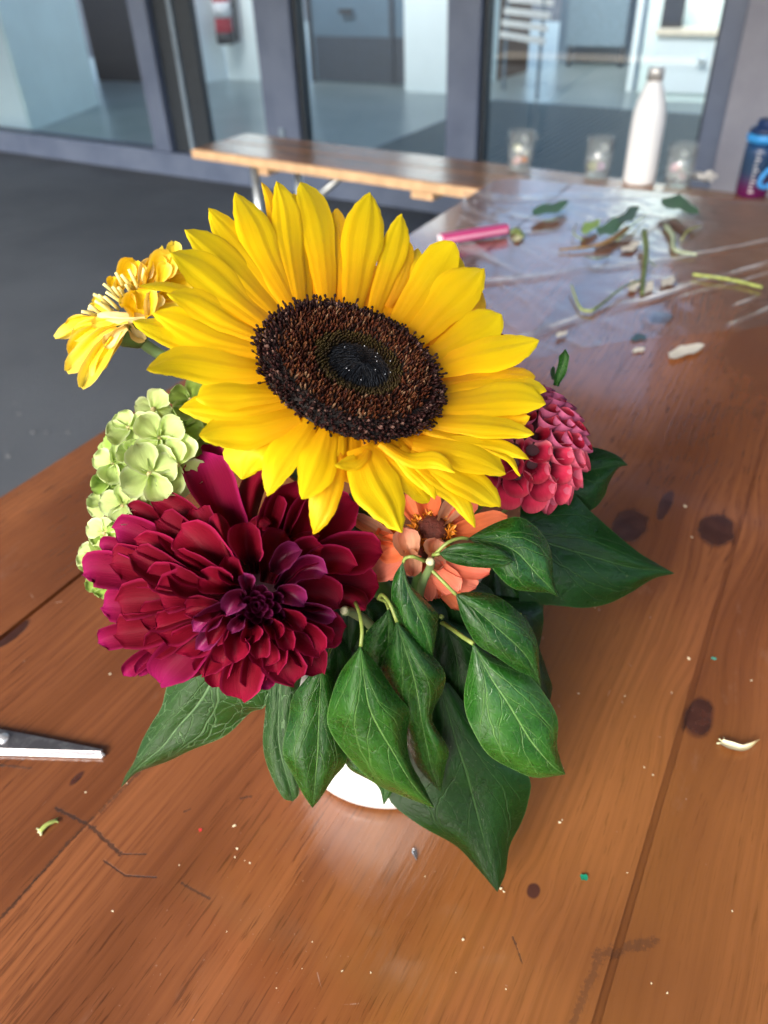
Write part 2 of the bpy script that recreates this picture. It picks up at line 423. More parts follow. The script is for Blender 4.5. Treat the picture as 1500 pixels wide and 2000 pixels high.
# ribbed mat
m = Mat('mat_rubber'); n = m.noise(m.objco(), 30, 4); m.color(m.mix(n, (.008, .014, .02), (.016, .028, .036))); m.set(Roughness=.6); RUB = m.m
mat_ = empty('entrance_mat', FM @ Vector((3.2, 1.3, .004)), 'dark ribbed entrance mat on the hall floor inside the doors', 'mat')
fb('mat_base', 2.20, 4.15, .11, 2.55, .0045, .012, RUB, mat_, bev=0)
for k in range(44):
    u = 2.22 + k * .044; fb('rib', u, u + .026, .13, 2.53, .0122, .022, plain('mat_rib', (.075, .11, .125), .5) if k == 0 else bpy.data.materials['mat_rib'], mat_, bev=0)
# fire extinguisher cabinet on the white wall
ex = empty('fire_extinguisher', FM @ Vector((-.3, 2.7, .55)), 'red fire extinguisher with white label hanging on the white wall', 'extinguisher')
RED = plain('extinguisher_red', (.42, .025, .045), .3); BLK = plain('black_plastic', (.015, .017, .02), .5); WHT = plain('white_label', (.7, .7, .72), .5)
def exq(x, y): 
    r = BM @ Vector((x - 750, y - 1000, F)); a = FM.inverted() @ CAM; d = FM.inverted().to_3x3() @ r
    t = (2.62 - a.y) / d.y; return FM @ (a + d * t)
p = exq(440, 72)
lathe('cylinder', [(.0, .0), (.06, .004), (.072, .03), (.074, .4), (.05, .47), (.02, .5), (0, .5)], p, RED, ex, ns=24)
lathe('base_ring', [(.066, -.05), (.076, -.05), (.076, .035), (.066, .035)], p, BLK, ex, ns=24)
lathe('label_band', [(.0755, .14), (.0758, .14), (.0758, .25), (.0755, .25)], p, WHT, ex, ns=24)
tube('hose', [p + Vector((.085, .0, .48)), p + Vector((.11, -.01, .3)), p + Vector((.105, -.01, .1)), p + Vector((.1, 0, -.04))], .016, BLK, ex)
lathe('valve', [(.0, .5), (.03, .5), (.03, .56), (0, .58)], p, BLK, ex, ns=12)
box('wall_bracket', (-.05, .0, .2), (.05, .075, .24), Matrix.Translation(p) @ FM.to_3x3().to_4x4(), BLK, ex)

# ------------------------------------------------------------------ wooden table
KN = [tuv(1365, 1400) + (.0115, .0060), tuv(1400, 1035) + (.016, .010), tuv(1230, 1025) + (.016, .0095), tuv(1300, 985) + (.016, .0035), tuv(1042, 1740) + (.0030, .0024), tuv(892, 1420) + (.0045, .0024),
      tuv(1290, 620) + (.014, .01), tuv(20, 1240) + (.012, .004), tuv(150, 1520) + (.004, .0016)]
def wood(name, knots, segs, base, amp=1.0, scr=()):
    m = Mat(name); x, y, z = m.xyz(); rnd = m.rnd()
    wy = y; kmask = None; dark = None
    wn_ = m.noise(m.objco(), 130, 2)
    if segs: jit = m.noise(m.comb(x * 700, y * 700, 1.7), 1.0, 4, .7)
    for (ku, kv, a, b) in knots:
        dx = (x - ku); dy = (y - kv)
        e2 = (dx * (1 / (a * 2.6))).pow(2) + (dy * (1 / (b * 2.6))).pow(2)
        g = (e2 * -1).exp()
        wy = wy - dy * g * .75
        e1 = ((dx * (1 / a)).pow(2) + (dy * (1 / b)).pow(2)).sqrt()
        k = (e1 + (wn_ - .5) * .35).step(1.10, .74)
        kmask = k if kmask is None else kmask.max(k)
    big = m.noise(m.comb(x * 2.2, wy * 16, rnd * 37), 1.0, 3, .5)
    wob = m.noise(m.comb(x * 5, wy * 9, rnd * 11), 1.0, 2)
    yy = wy + (wob - .5) * .010
    ringw = ((yy * 1500 + big * 16) ).sin() * .5 + .5               # growth ring stripes about 4 mm apart
    ringw = ringw.pow(2.2)
    fine = m.noise(m.comb(x * 16, yy * 620, rnd * 5), 1.0, 4, .65)
    fine2 = m.noise(m.comb(x * 55, yy * 950, rnd * 5 + 3), 1.0, 3, .6)
    streak = m.noise(m.comb(x * 5, yy * 330, rnd * 9 + 2), 1.0, 3, .6)
    patch = m.noise(m.comb(x * 7, y * 11, 3.3), 1.0, 4, .55)
    c = m.mix(big.step(.3, .72), tuple(v * .80 for v in base[0]), base[1])
    c = m.mix(ringw * (big.step(.42, .68) * .30 + .05) * amp, c, base[2])
    c = m.mix(streak.step(.40, .75) * .50, c, base[2])
    c = m.mix(fine.step(.52, .70) * .50, c, base[2])
    c = m.mix(fine2.step(.57, .66) * (patch.step(.38, .62) * .62 + .16), c, tuple(v * .42 for v in base[2]))
    c = m.mix(patch.step(.5, .75) * .30, c, tuple(min(1, v * 1.35) for v in base[1]))
    c = m.mix(m.noise(m.comb(x * 3, y * 5, 8.8), 1.0, 4).step(.50, .68) * .42, c, base[3])
    c = m.mix(m.noise(m.comb(x * 5, y * 4, 2.2), 1.0, 3).step(.50, .70) * .40, c, tuple(v * .62 for v in base[0]))
    h = fine * .6 + ringw * .25 + fine2 * .5
    if kmask is not None:
        c = m.mix(kmask * .93, c, m.mix(wn_.step(.35, .65), (.034, .011, .009), (.062, .021, .015)))
    for (a, b, wd, st) in segs:                                     # gouges, burn marks and open grain with a shape of their own
        ax_, ay_, bx, by = a[0], a[1], b[0], b[1]; L2 = (bx - ax_) ** 2 + (by - ay_) ** 2
        px, py = x - ax_, y - ay_
        t = ((px * (bx - ax_) + py * (by - ay_)) * (1 / L2)).clamp()
        qx, qy = px - t * (bx - ax_), py - t * (by - ay_)
        d = (qx.pow(2) + qy.pow(2)).sqrt() * (1 / wd) + (jit - .5) * 3.2
        k = d.step(1.0, .25) * st
        dark = k if dark is None else dark.max(k)
    if dark is not None:
        c = m.mix(dark * .72, c, (.03, .022, .018)); h = h - dark * .5
    pale = None
    for (a, b, wd) in scr:                                          # pale scratches in the varnish
        L2 = (b[0] - a[0]) ** 2 + (b[1] - a[1]) ** 2; px, py = x - a[0], y - a[1]
        t = ((px * (b[0] - a[0]) + py * (b[1] - a[1])) * (1 / L2)).clamp()
        bow = (t * math.pi).sin() * .004
        qx, qy = px - t * (b[0] - a[0]) + bow, py - t * (b[1] - a[1])
        k = ((qx.pow(2) + qy.pow(2)).sqrt() * (1 / wd)).step(1.0, .3) * jit.step(.35, .6)
        pale = k if pale is None else pale.max(k)
    if pale is not None: c = m.mix(pale * .45, c, (.46, .36, .30))
    # pale scuffs and dust on the varnish
    sc1 = m.noise(m.comb(x * 9 + y * 40, y * 9 - x * 14, 4.0), 1.0, 5, .7); sc2 = m.noise(m.objco(), 800, 2)
    scuff = sc1.step(.60, .78) * .16 + sc2.step(.70, .76) * patch.step(.5, .65) * .35
    c = m.mix(scuff, c, (.42, .30, .24))
    m.color(c)
    m.set(Roughness=(m.noise(m.objco(), 26, 5, .65).step(.3, .75) * .13 + .085) + fine.step(.5, .8) * .10)
    m.b.inputs['Specular IOR Level'].default_value = .8
    if segs: m.set(Coat_Weight=.55, Coat_Roughness=.07)
    m.bump(h, .00026, .7)
    return m.m
def S(x0, y0, x1, y1, w, st=1.0): return (tuv(x0, y0), tuv(x1, y1), w, st)
SEGS = [S(110, 1578, 180, 1615, .0009), S(180, 1615, 235, 1668, .0010), S(235, 1668, 285, 1668, .0004), S(202, 1680, 245, 1710, .00045), S(245, 1710, 305, 1713, .00045),
        S(-40, 1840, 130, 1650, .0009, .9), S(130, 1650, 285, 1495, .0010, .8), S(-30, 1490, 60, 1500, .0008, .7), S(355, 1725, 410, 1755, .0006, .8),
        S(1165, 1865, 1280, 1838, .0020, .55), S(1120, 1998, 1170, 1870, .0016, .5), S(1002, 1830, 1020, 1880, .0004, .9),
        S(470, 1560, 490, 1555, .0006, .8), S(360, 1585, 372, 1580, .0005, .9)]
PINE = ((.190, .060, .020), (.325, .116, .041), (.104, .030, .011), (.325, .134, .028))
SCR = [(tuv(a, b), tuv(c_, d_), w) for a, b, c_, d_, w in ((1170, 1190, 1232, 1300, .0005), (1232, 1300, 1240, 1400, .0004), (1270, 1205, 1312, 1355, .0004), (1060, 1245, 1092, 1380, .0005), (1215, 1370, 1290, 1440, .0004), (10, 1445, 48, 1290, .0004), (1340, 1560, 1380, 1690, .0003), (620, 1900, 700, 1960, .0003), (945, 1850, 990, 1925, .0003), (60, 1160, 120, 1175, .0006))]
TWOOD = wood('varnished_pine', KN, SEGS, PINE, scr=SCR)
V0, V1, U0, U1 = -.3835, .1165, -1.205, .995
table = empty('beer_table', TA @ Vector(((U0 + U1) / 2, (V0 + V1) / 2, -TABLE_Z)), 'long varnished orange brown wooden table carrying the bouquet', 'table')
seam = [V0, tuv(200, 1580)[1] - .0, -.1905, -.0935, tuv(1395, 1180)[1], V1]
seam = sorted([V0, -.285, tuv(160, 1620)[1], -.098, tuv(1395, 1180)[1], V1])
def plank(name, v0, v1, u0, u1, mat, parent, frame, th, rc=(0, 0), rad=.03, eb=.003):
    """Board with optional rounded far corners."""
    pts = [(u0, v0)]
    if rc[0]:
        for k in range(7): a = math.pi / 2 * k / 6; pts.append((u1 - rad + rad * math.sin(a), v0 + rad - rad * math.cos(a)))
    else: pts.append((u1, v0))
    if rc[1]:
        for k in range(7): a = math.pi / 2 * k / 6; pts.append((u1 - rad + rad * math.cos(a), v1 - rad + rad * math.sin(a)))
    else: pts.append((u1, v1))
    pts.append((u0, v1))
    bm = bmesh.new(); vs = [bm.verts.new((x, y, -th)) for x, y in pts]
    f = bm.faces.new(vs); r = bmesh.ops.extrude_face_region(bm, geom=[f])
    for v in r['geom']:
        if isinstance(v, bmesh.types.BMVert): v.co.z = 0
    bmesh.ops.recalc_face_normals(bm, faces=bm.faces)
    bmesh.ops.bevel(bm, geom=[e for e in bm.edges if abs(e.verts[0].co.z) < 1e-6 and abs(e.verts[1].co.z) < 1e-6], offset=eb, segments=2, affect='EDGES')
    me = bpy.data.meshes.new(name); bm.to_mesh(me); bm.free()
    o = link(name, me, mat, parent, smooth=False); 
    return o
def in_frame(o, frame, parent):              # mesh stays in frame coordinates (so wood grain follows it)
    o.matrix_parent_inverse = Matrix.Translation(-Vector(parent.location)) @ frame
for k in range(5):
    a, b = seam[k], seam[k + 1]
    o = plank('plank', a + .00001, b - .00001, U0, U1, TWOOD, table, TA, .027, (k == 0, k == 4), eb=.0025 if k in (0, 4) else .00012); in_frame(o, TA, table)
METAL = plain('galvanised_tube', (.48, .51, .52), .35, .85, .15, 60)
DWOOD = plain('batten_wood', (.22, .10, .045), .6)
for u in (U0 + .3, U1 - .3):
    o = box('batten', (u - .04, V0 + .04, -.052), (u + .04, V1 - .04, -.0285), TA, DWOOD, table)
    for v in (V0 + .06, V1 - .06):
        tube('leg', [TA @ Vector((u, v, -.053)), TA @ Vector((u, v, -TABLE_Z))], .0125, METAL, table, ns=10)
    tube('cross_bar', [TA @ Vector((u, V0 + .06, -.5)), TA @ Vector((u, V1 - .06, -.5))], .01, METAL, table, ns=10)

# ------------------------------------------------------------------ bench
BZ = .48
b0 = onz(375, 290, BZ); b1 = onz(960, 372, BZ); bf = onz(470, 258, BZ)
bd = (b1 - b0); bd.z = 0; bd.normalize(); bn = Vector((-bd.y, bd.x, 0))
BMX = Matrix(((bd.x, bn.x, 0, b0.x), (bd.y, bn.y, 0, b0.y), (0, 0, 1, BZ), (0, 0, 0, 1)))
BWOOD = wood('worn_bench_pine', [], [], ((.25, .12, .06), (.35, .18, .095), (.17, .08, .04), (.30, .18, .11)), .6)
BEDGE = plain('bench_edge_wood', (.70, .44, .24), .55, var=.15, scale=30)
bench = empty('beer_bench', BMX @ Vector((1.1, .13, -BZ)), 'light wooden bench with galvanised folding legs behind the table', 'bench')
for k in range(2):
    o = plank('plank', .003 + .13 * k, .13 + .13 * k - .0004, .004, 2.2, BWOOD, bench, BMX, .027, eb=.003); in_frame(o, BMX, bench)
o = box('edge_strip', (.0, -.006, -.028), (2.2, .0025, -.0015), BMX, BEDGE, bench, .003)
for u, s in ((.24, 1), (1.9, -1)):
    box('batten', (u + .02 * s, .02, -.055), (u + .06 * s, .24, -.0285), BMX, BEDGE, bench)
    for v in (.025, .235): tube('leg', [BMX @ Vector((u, v, -.028)), BMX @ Vector((u, v, -BZ))], .0135, METAL, bench, ns=12)
    tube('cross_bar', [BMX @ Vector((u, .025, -.40)), BMX @ Vector((u, .235, -.40))], .011, METAL, bench, ns=10)
    tube('brace', [BMX @ Vector((u + .01 * s, .13, -.25)), BMX @ Vector((u + .30 * s, .13, -.03))], .0115, METAL, bench, ns=10)
o = box('batten', (.83, .02, -.055), (.9, .24, -.0285), BMX, BEDGE, bench)

# ================================================================== the bouquet
# ---- materials
def petal_mat(name, base, mid, tip, edge=None, trans=.3, tcol=None, rough=.45, stripes=0.0, nstripe=7, sheen=0.0, back=None, var=.12, spec=.35, edge_at=.72, rib=0.0):
    m = Mat(name); u, v = m.uv(); r = m.rnd()
    su = (u - .5).abs() * 2
    n = m.noise(m.objco(), 220, 3)
    c = m.mix(v.step(.0, .45), base, mid); c = m.mix(v.step(.55, 1.0), c, tip)
    if edge is not None: c = m.mix(su.step(edge_at, 1.0) * .75, c, edge)
    if stripes:
        st = ((u * (nstripe * 2 * math.pi) + n * 2.0).sin() * .5 + .5).pow(2.0)
        fine = m.noise(m.comb(u * 60, v * 4, r * 20), 1.0, 3)
        c = m.mix((st * .6 + fine.step(.45, .7) * .5) * stripes, c, tuple(x * .62 for x in mid))
    else:
        fine = m.noise(m.comb(u * 34, v * 3, r * 20), 1.0, 3)
        c = m.mix(fine.step(.4, .75) * .30, c, tuple(x * .60 for x in mid))
    if back is not None:
        gm = m.node('ShaderNodeNewGeometry'); c = m.mix(E(m.nt, gm.outputs['Backfacing']), c, back)
    hs = m.node('ShaderNodeHueSaturation'); m.lk(c, hs.inputs['Color'])
    m.lk(r * var * 2 + (1 - var), hs.inputs['Value']); c = hs.outputs[0]
    m.color(c); m.set(Roughness=rough); m.b.inputs['Specular IOR Level'].default_value = spec
    if sheen: m.b.inputs['Sheen Weight'].default_value = sheen
    m.bump(fine * .6 + n * .25, .0004, .5)
    if trans: m.translucent(tcol if tcol is not None else c, trans)
    return m.m
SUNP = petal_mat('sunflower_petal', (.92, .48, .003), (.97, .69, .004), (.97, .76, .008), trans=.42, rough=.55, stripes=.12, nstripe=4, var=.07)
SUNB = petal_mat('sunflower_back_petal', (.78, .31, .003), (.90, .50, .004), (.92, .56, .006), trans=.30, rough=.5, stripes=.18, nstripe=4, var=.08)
DAHL = petal_mat('dahlia_petal', (.030, .0004, .003), (.130, .0012, .0095), (.185, .0020, .020), edge=(.36, .014, .075), edge_at=.80, trans=.14, rough=.6, back=(.28, .005, .07), var=.2, spec=.12)
DAHI = petal_mat('dahlia_inner_petal', (.022, .0005, .004), (.11, .0025, .022), (.24, .018, .11), edge=(.36, .05, .20), edge_at=.78, trans=.12, rough=.42, back=(.22, .025, .13), var=.25, spec=.28)
DAHO = petal_mat('dahlia_outer_petal', (.07, .0010, .010), (.145, .0020, .022), (.25, .005, .075), edge=(.36, .014, .10), edge_at=.80, trans=.16, rough=.58, back=(.28, .007, .09), var=.14, spec=.12)
BALL = petal_mat('ball_dahlia_petal', (.03, .0006, .004), (.21, .004, .018), (.32, .014, .040), edge=(.44, .06, .10), trans=.14, rough=.55, back=(.40, .09, .18), var=.15, spec=.15)
BALLP = petal_mat('ball_dahlia_pink_petal', (.09, .002, .010), (.44, .020, .060), (.56, .080, .125), edge=(.68, .24, .29), trans=.16, rough=.55, back=(.48, .09, .15), var=.12, spec=.15)
BALLD = petal_mat('ball_dahlia_dark_petal', (.014, .0004, .002), (.085, .0015, .008), (.14, .005, .020), edge=(.24, .035, .08), trans=.1, rough=.5, back=(.25, .055, .12), var=.2, spec=.15)
ZIN = petal_mat('zinnia_petal', (.46, .07, .02), (.72, .17, .06), (.76, .20, .09), trans=.22, rough=.5, stripes=.2, nstripe=6, var=.14)
ZINC = petal_mat('zinnia_coral_petal', (.60, .11, .05), (.80, .20, .11), (.82, .25, .17), trans=.22, rough=.5, stripes=.15, nstripe=6, var=.1)
ZINP = petal_mat('zinnia_pale_petal', (.60, .26, .12), (.70, .36, .22), (.72, .30, .20), trans=.22, rough=.55, stripes=.45, nstripe=5, var=.1)
YEL = petal_mat('yellow_zinnia_petal', (.90, .64, .020), (.95, .75, .035), (.95, .80, .12), edge=(.93, .72, .22), trans=.28, rough=.5, var=.1, stripes=.06, nstripe=3)
YELO = petal_mat('golden_zinnia_petal', (.90, .55, .008), (.94, .66, .010), (.95, .70, .03), edge=(.92, .66, .16), trans=.28, rough=.5, var=.08)
CREAM = petal_mat('cream_zinnia_petal', (.80, .60, .20), (.88, .74, .36), (.90, .76, .34), trans=.25, rough=.5, var=.08)
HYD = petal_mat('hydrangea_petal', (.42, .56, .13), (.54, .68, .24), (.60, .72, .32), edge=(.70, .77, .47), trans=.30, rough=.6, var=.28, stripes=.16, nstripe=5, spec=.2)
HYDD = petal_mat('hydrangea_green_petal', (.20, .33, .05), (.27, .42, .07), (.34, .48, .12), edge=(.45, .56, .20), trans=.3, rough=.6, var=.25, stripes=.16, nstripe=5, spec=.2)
STAM = plain('cream_stamen', (.82, .72, .28), .5, var=.1, scale=300)
STEM = plain('green_stem', (.10, .20, .045), .5, var=.25, scale=120)
STEML = plain('light_petiole', (.20, .26, .055), .45, var=.2, scale=200)
def leaf_mat(name, dark, lite, vein, rough=.26, veinw=1.0, net=.35, gloss=.5):
    m = Mat(name); u, v = m.uv(); r = m.rnd()
    s = (u - .5) * 2; a = s.abs()
    n0 = m.noise(m.comb(u * 3, v * 4, r * 30), 1.0, 4); n1 = m.noise(m.objco(), 500, 3)
    # midrib, two long veins from the base, then side veins
    w = v.rsub(1.0) * .6 + .5
    wig = (m.noise(m.comb(u * 4, v * 6, r * 17), 1.0, 2) - .5)
    mid = a.step(.050 * veinw, .012) 
    lat = (v * .9 - a * .42 + wig * .10) * 5.2
    lw = ((lat.frac() - .5).abs()).step(.055 * veinw, .012) * a.step(.97, .75)
    pal = ((a - v * 1.15 + wig * .2).abs()).step(.035 * veinw, .008) * v.step(.75, .55)
    vo = m.node('ShaderNodeTexVoronoi'); vo.feature = 'DISTANCE_TO_EDGE'; vo.inputs['Scale'].default_value = 1
    m.lk(m.comb(u * 7 + wig * 2.2, v * 9 + wig * 1.5, r * 13), vo.inputs['Vector'])
    nw = E(m.nt, vo.outputs[0]).step(.040, .006) * net
    vn = (mid * .75).max(lw * .36).max(pal * .42).max(nw)
    c = m.mix(n0.step(.3, .75), dark, lite); c = m.mix(n1.step(.5, .8) * .3, c, tuple(x * 1.35 for x in lite))
    c = m.mix(vn, c, vein); c = m.mix(a.step(.965, 1.0) * .5, c, vein)
    blot = m.noise(m.comb(u * 9, v * 12, r * 41), 1.0, 4, .65); c = m.mix(blot.step(.56, .72) * .28, c, tuple(x * 1.6 for x in lite)); c = m.mix(blot.step(.42, .30) * .4, c, tuple(x * .55 for x in dark))
    spk = m.noise(m.objco(), 1400, 1); c = m.mix(spk.step(.74, .80) * .35, c, (.25, .28, .16))
    hs = m.node('ShaderNodeHueSaturation'); m.lk(c, hs.inputs['Color']); m.lk(r * .24 + .88, hs.inputs['Value']); c = hs.outputs[0]
    m.color(c); m.set(Roughness=n1 * .10 + blot * .16 + (rough - .07)); m.b.inputs['Specular IOR Level'].default_value = gloss
    m.bump(n0 * .5 + blot * .35 - vn * .75 + n1 * .20, .0013, .65)
    m.translucent(m.mix(.5, c, (.06, .22, .01)), .12)
    return m.m
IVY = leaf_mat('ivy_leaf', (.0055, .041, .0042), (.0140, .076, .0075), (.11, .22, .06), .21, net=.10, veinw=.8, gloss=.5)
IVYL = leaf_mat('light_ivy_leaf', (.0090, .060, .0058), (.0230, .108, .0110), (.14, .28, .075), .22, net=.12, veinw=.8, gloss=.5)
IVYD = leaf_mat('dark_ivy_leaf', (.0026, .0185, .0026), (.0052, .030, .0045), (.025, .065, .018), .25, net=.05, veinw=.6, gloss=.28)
IVYN = leaf_mat('veined_ivy_leaf', (.008, .044, .006), (.017, .068, .010), (.15, .27, .12), .30, net=.42, veinw=.9)

# ---- white cup
cup_c = onz(762, 1418, TABLE_Z)
m = Mat('white_ceramic'); m.color((.83, .84, .86)); m.set(Roughness=.22); m.bump(m.noise(m.objco(), 60, 2), .0004); CER = m.m
cup = lathe('flower_cup', [(0, .0015), (.034, .0015), (.0365, .0), (.0388, .0018), (.0400, .006), (.0400, .02), (.0396, .064), (.0392, .0655), (.0380, .0645), (.0378, .02), (.038, .006), (0, .005)], cup_c + Vector((0, 0, .0006)), CER, ns=72)
tag(cup, 'white ceramic cup under the ivy leaves holding the bouquet', 'cup')
lathe('dark_foam_fill', [(0, .0), (.036, .0), (.0372, .012), (.030, .020), (0, .024)], cup_c + Vector((0, 0, .036)), plain('dark_foam', (.012, .022, .010), .9, bump=.002), cup, ns=30)  # near-black fill added to darken the gaps above the cup
mouth = cup_c + Vector((0, 0, .058)); foot = cup_c + Vector((0, 0, .012))

# ---- sunflower
SC = U(685, 726, .308); SN = camv(.33, -.60, -.73)
sunf = empty('sunflower', foot + Vector((.002, .004, 0)), 'large yellow sunflower with dark brown centre, tallest of the bouquet', 'flower')
def plane_depth(c, n):
    def f(x, y):
        r = BM @ Vector(((x - 750) / F, (y - 1000) / F, 1)); return ((c - CAM).dot(n) / r.dot(n)) / K
    return f
SPD = plane_depth(SC, SN)
PR_S = [(0, .50), (.2, .74), (.45, 1.0), (.65, .93), (.82, .66), (.93, .34), (1, .03)]
PR_R = [(0, .50), (.25, .8), (.5, 1.0), (.75, .95), (.9, .68), (.97, .38), (1, .12)]
SP = [  # path base..tip, half width, layer, profile, lift of the tip
 ([(540, 470), (534, 430), (525, 388), (510, 356)], 10, -1, PR_S, .004), ([(575, 592), (566, 480), (558, 415), (541, 354)], 31, 2, PR_S, .004),
 ([(634, 580), (624, 470), (608, 400), (586, 356)], 34, 1, PR_S, .005), ([(668, 575), (664, 500), (655, 408)], 25, -2, PR_R, 0), ([(700, 560), (698, 500), (692, 418)], 15, -3, PR_R, 0),
 ([(690, 592), (702, 500), (714, 430), (724, 377)], 41, 3, PR_S, .006), ([(733, 605), (760, 520), (775, 465), (786, 419)], 27, 1, PR_S, .003), ([(765, 585), (785, 530), (798, 474)], 19, -2, PR_R, 0),
 ([(800, 580), (810, 535), (813, 486)], 17, -3, PR_R, 0), ([(778, 635), (825, 560), (860, 512), (886, 473)], 37, 2, PR_R, .005), ([(850, 620), (880, 560), (898, 503)], 22, -3, PR_R, 0),
 ([(816, 662), (868, 595), (908, 558), (943, 524)], 46, 4, PR_S, .007), ([(862, 670), (910, 620), (944, 574)], 24, -2, PR_R, 0), ([(846, 700), (905, 660), (945, 637), (975, 612)], 37, 2, PR_R, .004),
 ([(862, 725), (935, 697), (1000, 683), (1053, 666)], 35, 4, PR_S, .006), ([(880, 752), (960, 738), (1010, 735), (1045, 738)], 20, -1, PR_R, 0), ([(880, 770), (970, 755), (1030, 755), (1066, 766)], 21, 0, PR_S, .001),
 ([(865, 800), (945, 783), (1010, 778), (1066, 789)], 35, 3, PR_S, .004), ([(880, 815), (960, 810), (1010, 815), (1033, 812)], 26, -1, PR_S, 0), ([(850, 838), (925, 832), (990, 838), (1042, 850)], 23, 3, PR_S, .003),
 ([(835, 852), (910, 862), (980, 874), (1033, 898)], 16, 1, PR_S, -.004), ([(820, 880), (890, 882), (945, 900), (988, 925)], 34, 2, PR_S, -.004), ([(930, 872), (975, 888), (1000, 904), (1017, 929)], 7, 0, PR_S, -.008),
 ([(748, 880), (800, 898), (850, 900), (888, 922)], 17, 5, PR_S, .002), ([(815, 900), (880, 925), (935, 955), (975, 991)], 34, 0, PR_S, -.012), ([(790, 895), (835, 930), (890, 968), (926, 1031)], 22, 1, PR_S, -.014),
 ([(740, 885), (780, 918), (815, 950), (838, 980)], 27, 0, PR_R, -.012), ([(765, 890), (800, 915), (832, 945), (848, 976)], 16, 2, PR_S, -.009), ([(705, 890), (728, 940), (758, 990), (784, 1041)], 47, 3, [(0, .6), (.18, .85), (.42, 1), (.66, .85), (.86, .45), (1, .03)], -.010),
 ([(722, 895), (700, 902), (678, 906), (655, 906)], 15, 6, PR_S, .002), ([(650, 885), (648, 930), (630, 990), (610, 1041)], 30, -1, PR_S, -.016), ([(637, 850), (628, 890), (612, 930), (590, 975)], 39, 3, PR_S, -.007),
 ([(660, 865), (655, 890), (650, 920), (655, 945)], 26, 0, PR_R, -.006), ([(598, 832), (570, 870), (543, 910), (520, 967)], 34, 2, PR_S, -.009), ([(548, 835), (505, 865), (480, 895), (472, 936)], 52, -3, [(0, .6), (.25, .85), (.5, 1.0), (.7, .90), (.88, .45), (1, .04)], -.016),
 ([(572, 822), (500, 838), (440, 842), (389, 851)], 40, 1, PR_S, -.003), ([(548, 790), (470, 803), (405, 797), (351, 797)], 31, 0, PR_S, -.002), ([(545, 772), (480, 768), (430, 768), (384, 775)], 33, 2, PR_R, .000),
 ([(515, 728), (440, 722), (350, 708), (286, 721)], 35, 3, PR_S, .004), ([(512, 692), (420, 680), (330, 650), (259, 627)], 32, 0, PR_S, .000), ([(510, 680), (425, 660), (360, 632), (299, 610)], 36, 2, PR_S, .003),
 ([(505, 655), (440, 625), (380, 590), (328, 572)], 30, 3, PR_S, .005), ([(500, 640), (400, 590), (330, 560), (272, 560)], 13, 1, PR_S, .006), ([(508, 625), (450, 575), (390, 525), (334, 492)], 38, 4, PR_S, .006),
 ([(528, 605), (470, 540), (415, 490), (362, 448)], 34, 2, PR_S, .004), ([(548, 592), (495, 515), (450, 460), (406, 409)], 33, 1, PR_S, .003), ([(562, 590), (515, 495), (490, 435), (461, 376)], 36, 3, PR_S, .005),
 ([(585, 585), (590, 500), (580, 430), (572, 378)], 24, -3, PR_S, 0), ([(520, 560), (480, 500), (450, 455), (430, 420)], 26, -4, PR_S, 0), ([(540, 700), (450, 700), (380, 690), (330, 672)], 28, -4, PR_S, 0), ([(560, 800), (510, 830), (470, 850), (430, 868)], 34, -4, PR_S, -.01)]
for k in range(34):                          # hidden back row that closes the gaps at the base
    a = 2 * math.pi * k / 34 + random.uniform(-.05, .05)
    # the rim ellipse of the disc in the photograph
    ex, ey = 197 * math.cos(a), 146 * math.sin(a); ca, sa = math.cos(R(31)), math.sin(R(31))
    dx, dy = ex * ca - ey * sa, ex * sa + ey * ca
    q = random.uniform(1.38, 1.52)
    SP.append(([(685 + dx * .84, 726 + dy * .84), (685 + dx * 1.08, 726 + dy * 1.08), (685 + dx * 1.25, 726 + dy * 1.25), (685 + dx * q, 726 + dy * q)], 34, -5, PR_R, -.004 if dy > 60 else 0))
for (path, hw, lay, prof, lift) in SP:
    ph = random.uniform(0, 6.28); asym = random.uniform(-.3, .3); rg = random.uniform(.00018, .00046)
    path = [(path[0][0] + (685 - path[0][0]) * .10, path[0][1] + (726 - path[0][1]) * .10)] + list(path[1:])
    tipc = random.choice((-.003, -.001, .001, .004))
    def dep(x, y, t, u, lay=lay, lift=lift, a=asym, tipc=tipc):
        return SPD(x, y) - .0014 * lay * (.35 + .65 * t) - lift * t * t - tipc * t ** 5 + .0020 * u * u * (1 - .4 * t) + .0012 * a * u * t + .001
    def dsp(t, u, hw=hw, ph=ph, rg=rg):
        e = math.sin(math.pi * min(1, t * 1.02)) ** .6
        return K * e * hw / 36 * (rg * math.cos(u * (2.2 + .5 * math.sin(ph * 3)) * math.pi + .8 * math.sin(ph)) * (.35 + .65 * t) + .00016 * math.sin(u * 13 + ph)) + K * .0006 * math.sin(t * 7 + ph) * u
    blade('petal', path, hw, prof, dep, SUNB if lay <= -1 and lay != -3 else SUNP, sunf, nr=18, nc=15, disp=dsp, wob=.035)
# disc: a receptacle and three belts of florets
SX = SN.orthogonal().normalized(); SY = SN.cross(SX)
RD = .0372 * K
def disc_h(q):                              # profile of the seed head: a raised belt round a dark dip with a small crown
    return K * (.0030 + .0036 * math.exp(-((q - .68) / .28) ** 2) + .0012 * math.exp(-(q / .2) ** 2)) * (1 if q < .9 else max(.3, 1 - (q - .9) * 6))
V = [SC + SN * disc_h(0)]; Fc = []
for i in range(1, 13):
    q = i / 12
    for k in range(48):
        a = 2 * math.pi * k / 48; V.append(SC + (SX * math.cos(a) + SY * math.sin(a)) * RD * q + SN * (disc_h(q) - K * .001))
for k in range(48): Fc.append((0, 1 + k, 1 + (k + 1) % 48))
for i in range(11):
    for k in range(48): Fc.append((1 + i * 48 + k, 1 + (i + 1) * 48 + k, 1 + (i + 1) * 48 + (k + 1) % 48, 1 + i * 48 + (k + 1) % 48))
